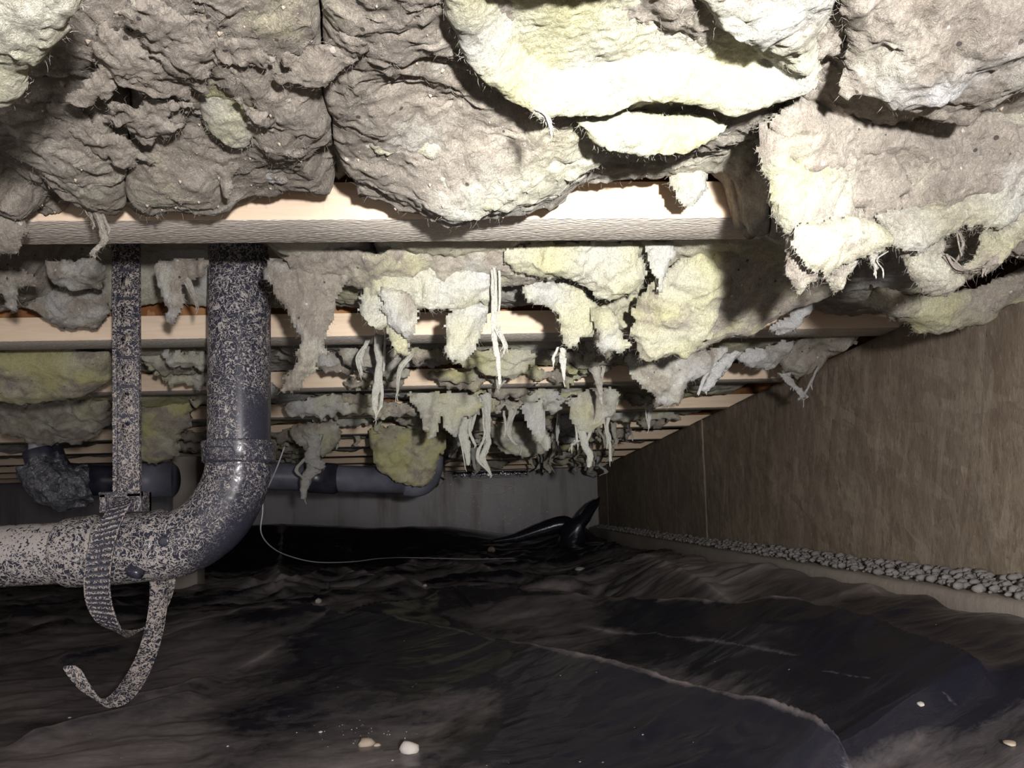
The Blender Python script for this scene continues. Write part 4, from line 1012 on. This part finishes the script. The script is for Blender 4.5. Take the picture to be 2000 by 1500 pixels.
# ------------------------------------------------------------ far drain line, concrete pier, wrapped fitting
FARP = mat_simple('dull_grey_pipe', (.085, .085, .115), .45, 0, 9, (.20, .20, .24), .15)
DARKP = mat_simple('black_pipe_clean', (.018, .018, .030), .30, 0, 20, (.06, .06, .08), .1)
fp = empty('distant_pipe', tuple(P(690, 935, 2.7))); tag(fp, 'grey-black horizontal drain pipe hung in front of the concrete back wall', 'pipe')
child(sweep('pipe_length', [P(420, 925, 2.55), P(540, 930, 2.6), P(640, 934, 2.65), P(800, 940, 2.75)], .047, FARP, seg=32), fp)
child(sweep('pipe_elbow', catmull([P(790, 940, 2.75), P(812, 942, 2.76), P(828, 934, 2.78), P(836, 915, 2.8), P(838, 890, 2.8)], 6), .053, FARP, seg=32), fp)
child(sweep('pipe_collar', [P(600, 932, 2.62), P(606, 932, 2.62), P(655, 935, 2.64), P(660, 935, 2.64)], [.047, .053, .053, .047], DARKP, seg=32), fp)
CLEARW = mat_simple('dusty_clear_wrap', (.05, .05, .06), .14, 0, 30, (.16, .16, .18), .8, .02, spec=.8)
lp = empty('wrapped_pipe', tuple(P(180, 935, 2.2))); tag(lp, 'dark horizontal pipe with open collar end, wrapped in crumpled clear plastic at left', 'pipe')
child(sweep('pipe_length', [P(130, 938, 2.15), P(240, 938, 2.2), P(322, 938, 2.25)], .043, DARKP, seg=32), lp)
child(sweep('end_collar', [P(262, 938, 2.22), P(268, 938, 2.22), P(338, 937, 2.25), P(341, 937, 2.25)], [.043, .051, .051, .044], FARP, seg=32), lp)
child(sweep('angled_elbow', catmull([P(150, 940, 2.16), P(118, 935, 2.14), P(98, 915, 2.13), P(88, 895, 2.12), P(84, 880, 2.12)], 6), .050, DARKP, seg=32), lp)
child(sweep('white_fitting', [P(84, 900, 2.12), P(85, 868, 2.12), P(86, 835, 2.12)], .036, mat_simple('white_plastic', (.42, .42, .46), .5), seg=28), lp)
def crumple(name, pts, r, amp, mat, parent, seed):
    Q = catmull(pts, 14); o = sweep(name, Q, r, mat, None, seg=40)
    me = o.data; n = len(me.vertices); c = np.zeros(n*3, dtype=np.float32); nn = c.copy(); me.vertices.foreach_get('co', c); me.vertices.foreach_get('normal', nn); c = c.reshape(-1, 3); nn = nn.reshape(-1, 3)
    c = c+nn*(amp*ridged(c[:, 0]*25, c[:, 1]*25, c[:, 2]*25+seed, 4))[:, None]; me.vertices.foreach_set('co', c.astype(np.float32).ravel())
    me.polygons.foreach_set('use_smooth', np.zeros(len(me.polygons), dtype=bool)); return child(o, parent)
crumple('clear_wrap', [P(78, 905, 2.11), P(95, 935, 2.11), P(125, 955, 2.12), P(175, 948, 2.15)], .058, .009, CLEARW, lp, 2)
box('concrete_pier', P(336, 950, 3.0)[0], P(384, 950, 3.0)[0], 3.0, 3.08, Z0-.40, Z0+H-.03, CURBM, kind='structure', bevel=.006)
bpy.data.objects['concrete_pier'].name = 'trim_concrete_pier'

# ------------------------------------------------------------ crumpled foil facing on top of the back wall
FOIL = mat_simple('bright_foil', (.85, .85, .88), .38, 1.0, 60, (.9, .9, .93), .4, .004)
def foil():
    nu, nv = 90, 10; V = []
    a = P(885, 930, YB-.09); b = P(1032, 926, YB-.09)
    U, W = np.meshgrid(np.linspace(0, 1, nu), np.linspace(0, 1, nv), indexing='ij')
    X = a[0]+(b[0]-a[0])*U; Z = a[2]-.020+.05*W+(b[2]-a[2])*U+.004*perlin(U*20, W*2)
    Y = YB-.05-.05*np.sin(W*3)+.02*ridged(U*18, W*4, 1, 3)
    V = np.stack([X, Y, Z], -1).reshape(-1, 3); o = mesh_np('foil_strip', V, grid_faces(nu, nv), FOIL, smooth=False)
    s = o.modifiers.new('thickness', 'SOLIDIFY'); s.thickness = .002
    tag(o, 'shiny crumpled foil strip along the top of the concrete back wall', 'foil')
foil()
LOOPM = mat_simple('tan_loop', (.62, .55, .48), .5)
cc = [(885, 940), (900, 936), (930, 937), (955, 942), (978, 947), (1002, 949), (990, 958), (975, 964), (940, 965), (910, 964), (886, 962)]
o = sweep('pale_loop', catmull([P(a, b, YB-.012) for a, b in cc], 6), .0050, LOOPM, seg=8); tag(o, 'thin pale loop against the concrete back wall below the foil', 'wire')  # thin tan tube following pale curved marks on the wall
# water drops and crystals on the far wall
DROP = mat_simple('wet_crystal', (.9, .9, .95), .12, spec=1.0)
def specks():
    rs = np.random.RandomState(5); V = []; Fs = []
    oc = np.array([(1, 0, 0), (-1, 0, 0), (0, 1, 0), (0, -1, 0), (0, 0, 1), (0, 0, -1)], float)
    ft = [(0, 2, 4), (2, 1, 4), (1, 3, 4), (3, 0, 4), (2, 0, 5), (1, 2, 5), (3, 1, 5), (0, 3, 5)]
    for i in range(260):
        px = rs.normal(975, 55); py = rs.uniform(945, 1030); r = abs(rs.normal(.0022, .0022))+.0012
        p = P(px, py, YB-.001); Fs += [tuple(q+len(V) for q in t) for t in ft]; V += [tuple(p+r*k) for k in oc]
    mesh_np('mineral_specks', V, Fs, DROP, wb, smooth=True, kind='stuff')
specks()

# ------------------------------------------------------------ stones
def stone_mesh(i, mat, flat=.6):
    import bmesh
    bm = bmesh.new(); bmesh.ops.create_icosphere(bm, subdivisions=2, radius=1)
    rs = np.random.RandomState(100+i); s = (1, rs.uniform(.6, .9), rs.uniform(.45, .75)*flat/.6)
    for v in bm.verts:
        c = v.co; k = 1+.28*float(perlin(c.x*1.3+i*5, c.y*1.3, c.z*1.3))+.10*float(perlin(c.x*3+i, c.y*3, c.z*3))
        v.co = Vector((c.x*s[0]*k, c.y*s[1]*k, c.z*s[2]*k))
    me = bpy.data.meshes.new('stone'); bm.to_mesh(me); bm.free(); me.materials.append(mat)
    me.polygons.foreach_set('use_smooth', np.ones(len(me.polygons), dtype=bool)); return me
SM = [mat_simple('pebble_%s' % n, a, .8, 0, 50, b, .3, .001) for n, a, b in (('grey', (.14, .13, .12), (.24, .225, .21)), ('tan', (.32, .26, .19), (.44, .37, .28)), ('pale', (.42, .39, .35), (.54, .50, .45)), ('brown', (.20, .15, .11), (.30, .23, .17)))]
SMESH = [stone_mesh(i, SM[[0, 0, 2, 1, 0, 3, 2, 0][i % 8]]) for i in range(16)]
rs = np.random.RandomState(9); cnt = 0; restV = []; restF = []
icoV = None
spots = []
for q in range(3200):
    Y = .86+(YB-.95)*rs.uniform(0, 1)**1.7; X = XW-.004-abs(rs.normal(0, .032)); r = .0028+.0065*rs.uniform(0, 1)**2.2*(1.15 if rs.rand() < .15 else 1)
    if X < .612: X = rs.uniform(.622, XW-.01)
    X = min(X, XW-.003-r*.8); hgt = .016*sstep(.60, XW, X)
    spots.append((Y, X, r, -.1235+r*.45+hgt*rs.uniform(0, 1)))
spots.sort()
for n, (Y, X, r, z) in enumerate(spots):
    if n < 290:
        o = bpy.data.objects.new('pebble', SMESH[rs.randint(16)]); col.objects.link(o); o.location = (X, Y, Z0+z); o.scale = (r, r, r)
        o.rotation_euler = (rs.uniform(-.4, .4), rs.uniform(-.4, .4), rs.uniform(0, 6.28))
        tag(o, 'small dusty pebble in the gravel at the foot of the board wall', 'pebble', 'gravel pebbles on the concrete curb')
    else:
        me = SMESH[rs.randint(8)]; k = len(restV)
        for v in me.vertices: restV.append((X+v.co.x*r*.95, Y+v.co.y*r*.95, Z0+z+v.co.z*r))
        for p in me.polygons: restF.append(tuple(i+k for i in p.vertices))
o = mesh_np('gravel', restV, restF, SM[0]); tag(o, 'band of fine grey gravel running along the wall toward the far corner', 'gravel', kind='stuff')
def loose(px, py, wpx, label, mat, i, name='stone', flat=.6):
    p = on_sheet(px, py); r = wpx*p[1]/F/2; me = stone_mesh(i, mat, flat)
    o = bpy.data.objects.new(name, me); col.objects.link(o); o.location = (p[0], p[1], p[2]+r*.30); o.scale = (r, r, r); o.rotation_euler = (0, 0, .4*i); tag(o, label, 'stone')
loose(799, 1468, 40, 'smooth beige stone on the black sheet at bottom centre', SM[2], 31)
loose(716, 1457, 34, 'pale orange chipped stone left of the smooth beige one', SM[1], 32)
loose(737, 1458, 16, 'tiny tan chip touching the orange stone', SM[1], 33)
loose(622, 1176, 14, 'small white stone on the sheet right of the pipe bend', SM[2], 34, flat=.9)
loose(1799, 1378, 18, 'small pale oval stone on the sheet at lower right', SM[2], 35)
loose(1132, 1116, 30, 'flat pale stone chip lying near the far end of the sheet', SM[2], 36, flat=.35)
loose(626, 1431, 9, 'tiny beige pebble above left of the orange stone', SM[2], 37)
loose(830, 1145, 9, 'tiny white pebble on the sheet at mid distance', SM[2], 38)
loose(445, 1459, 6, 'tiny white crumb at the bottom left of the sheet', SM[2], 39)
loose(136, 1403, 7, 'tiny white crumb left of the curled strap end', SM[2], 40)
loose(1845, 1427, 8, 'tiny pale crumb below the oval stone at lower right', SM[2], 41)
loose(767, 1487, 7, 'tiny white crumb below the two bottom stones', SM[2], 42)
loose(1976, 1457, 36, 'flat tan leaf-like chip in the bottom right corner', SM[1], 43, flat=.25)
loose(960, 1077, 26, 'small pile of grey dirt crumbs by the far plastic heap', SM[3], 44, flat=.4)
def crumbs():
    rs = np.random.RandomState(8); V = []; Fs = []; me = SMESH[2]
    for i in range(70):
        p = on_sheet(rs.normal(690, 42), rs.normal(1432, 14)); r = rs.uniform(.0003, .0010); k = len(V)
        for v in me.vertices: V.append((p[0]+v.co.x*r, p[1]+v.co.y*r, p[2]+v.co.z*r+r*.4))
        for q in me.polygons: Fs.append(tuple(i_+k for i_ in q.vertices))
    o = mesh_np('grit', V, Fs, SM[2]); tag(o, 'scatter of fine pale grit above the bottom stones', 'grit', kind='stuff')
crumbs()
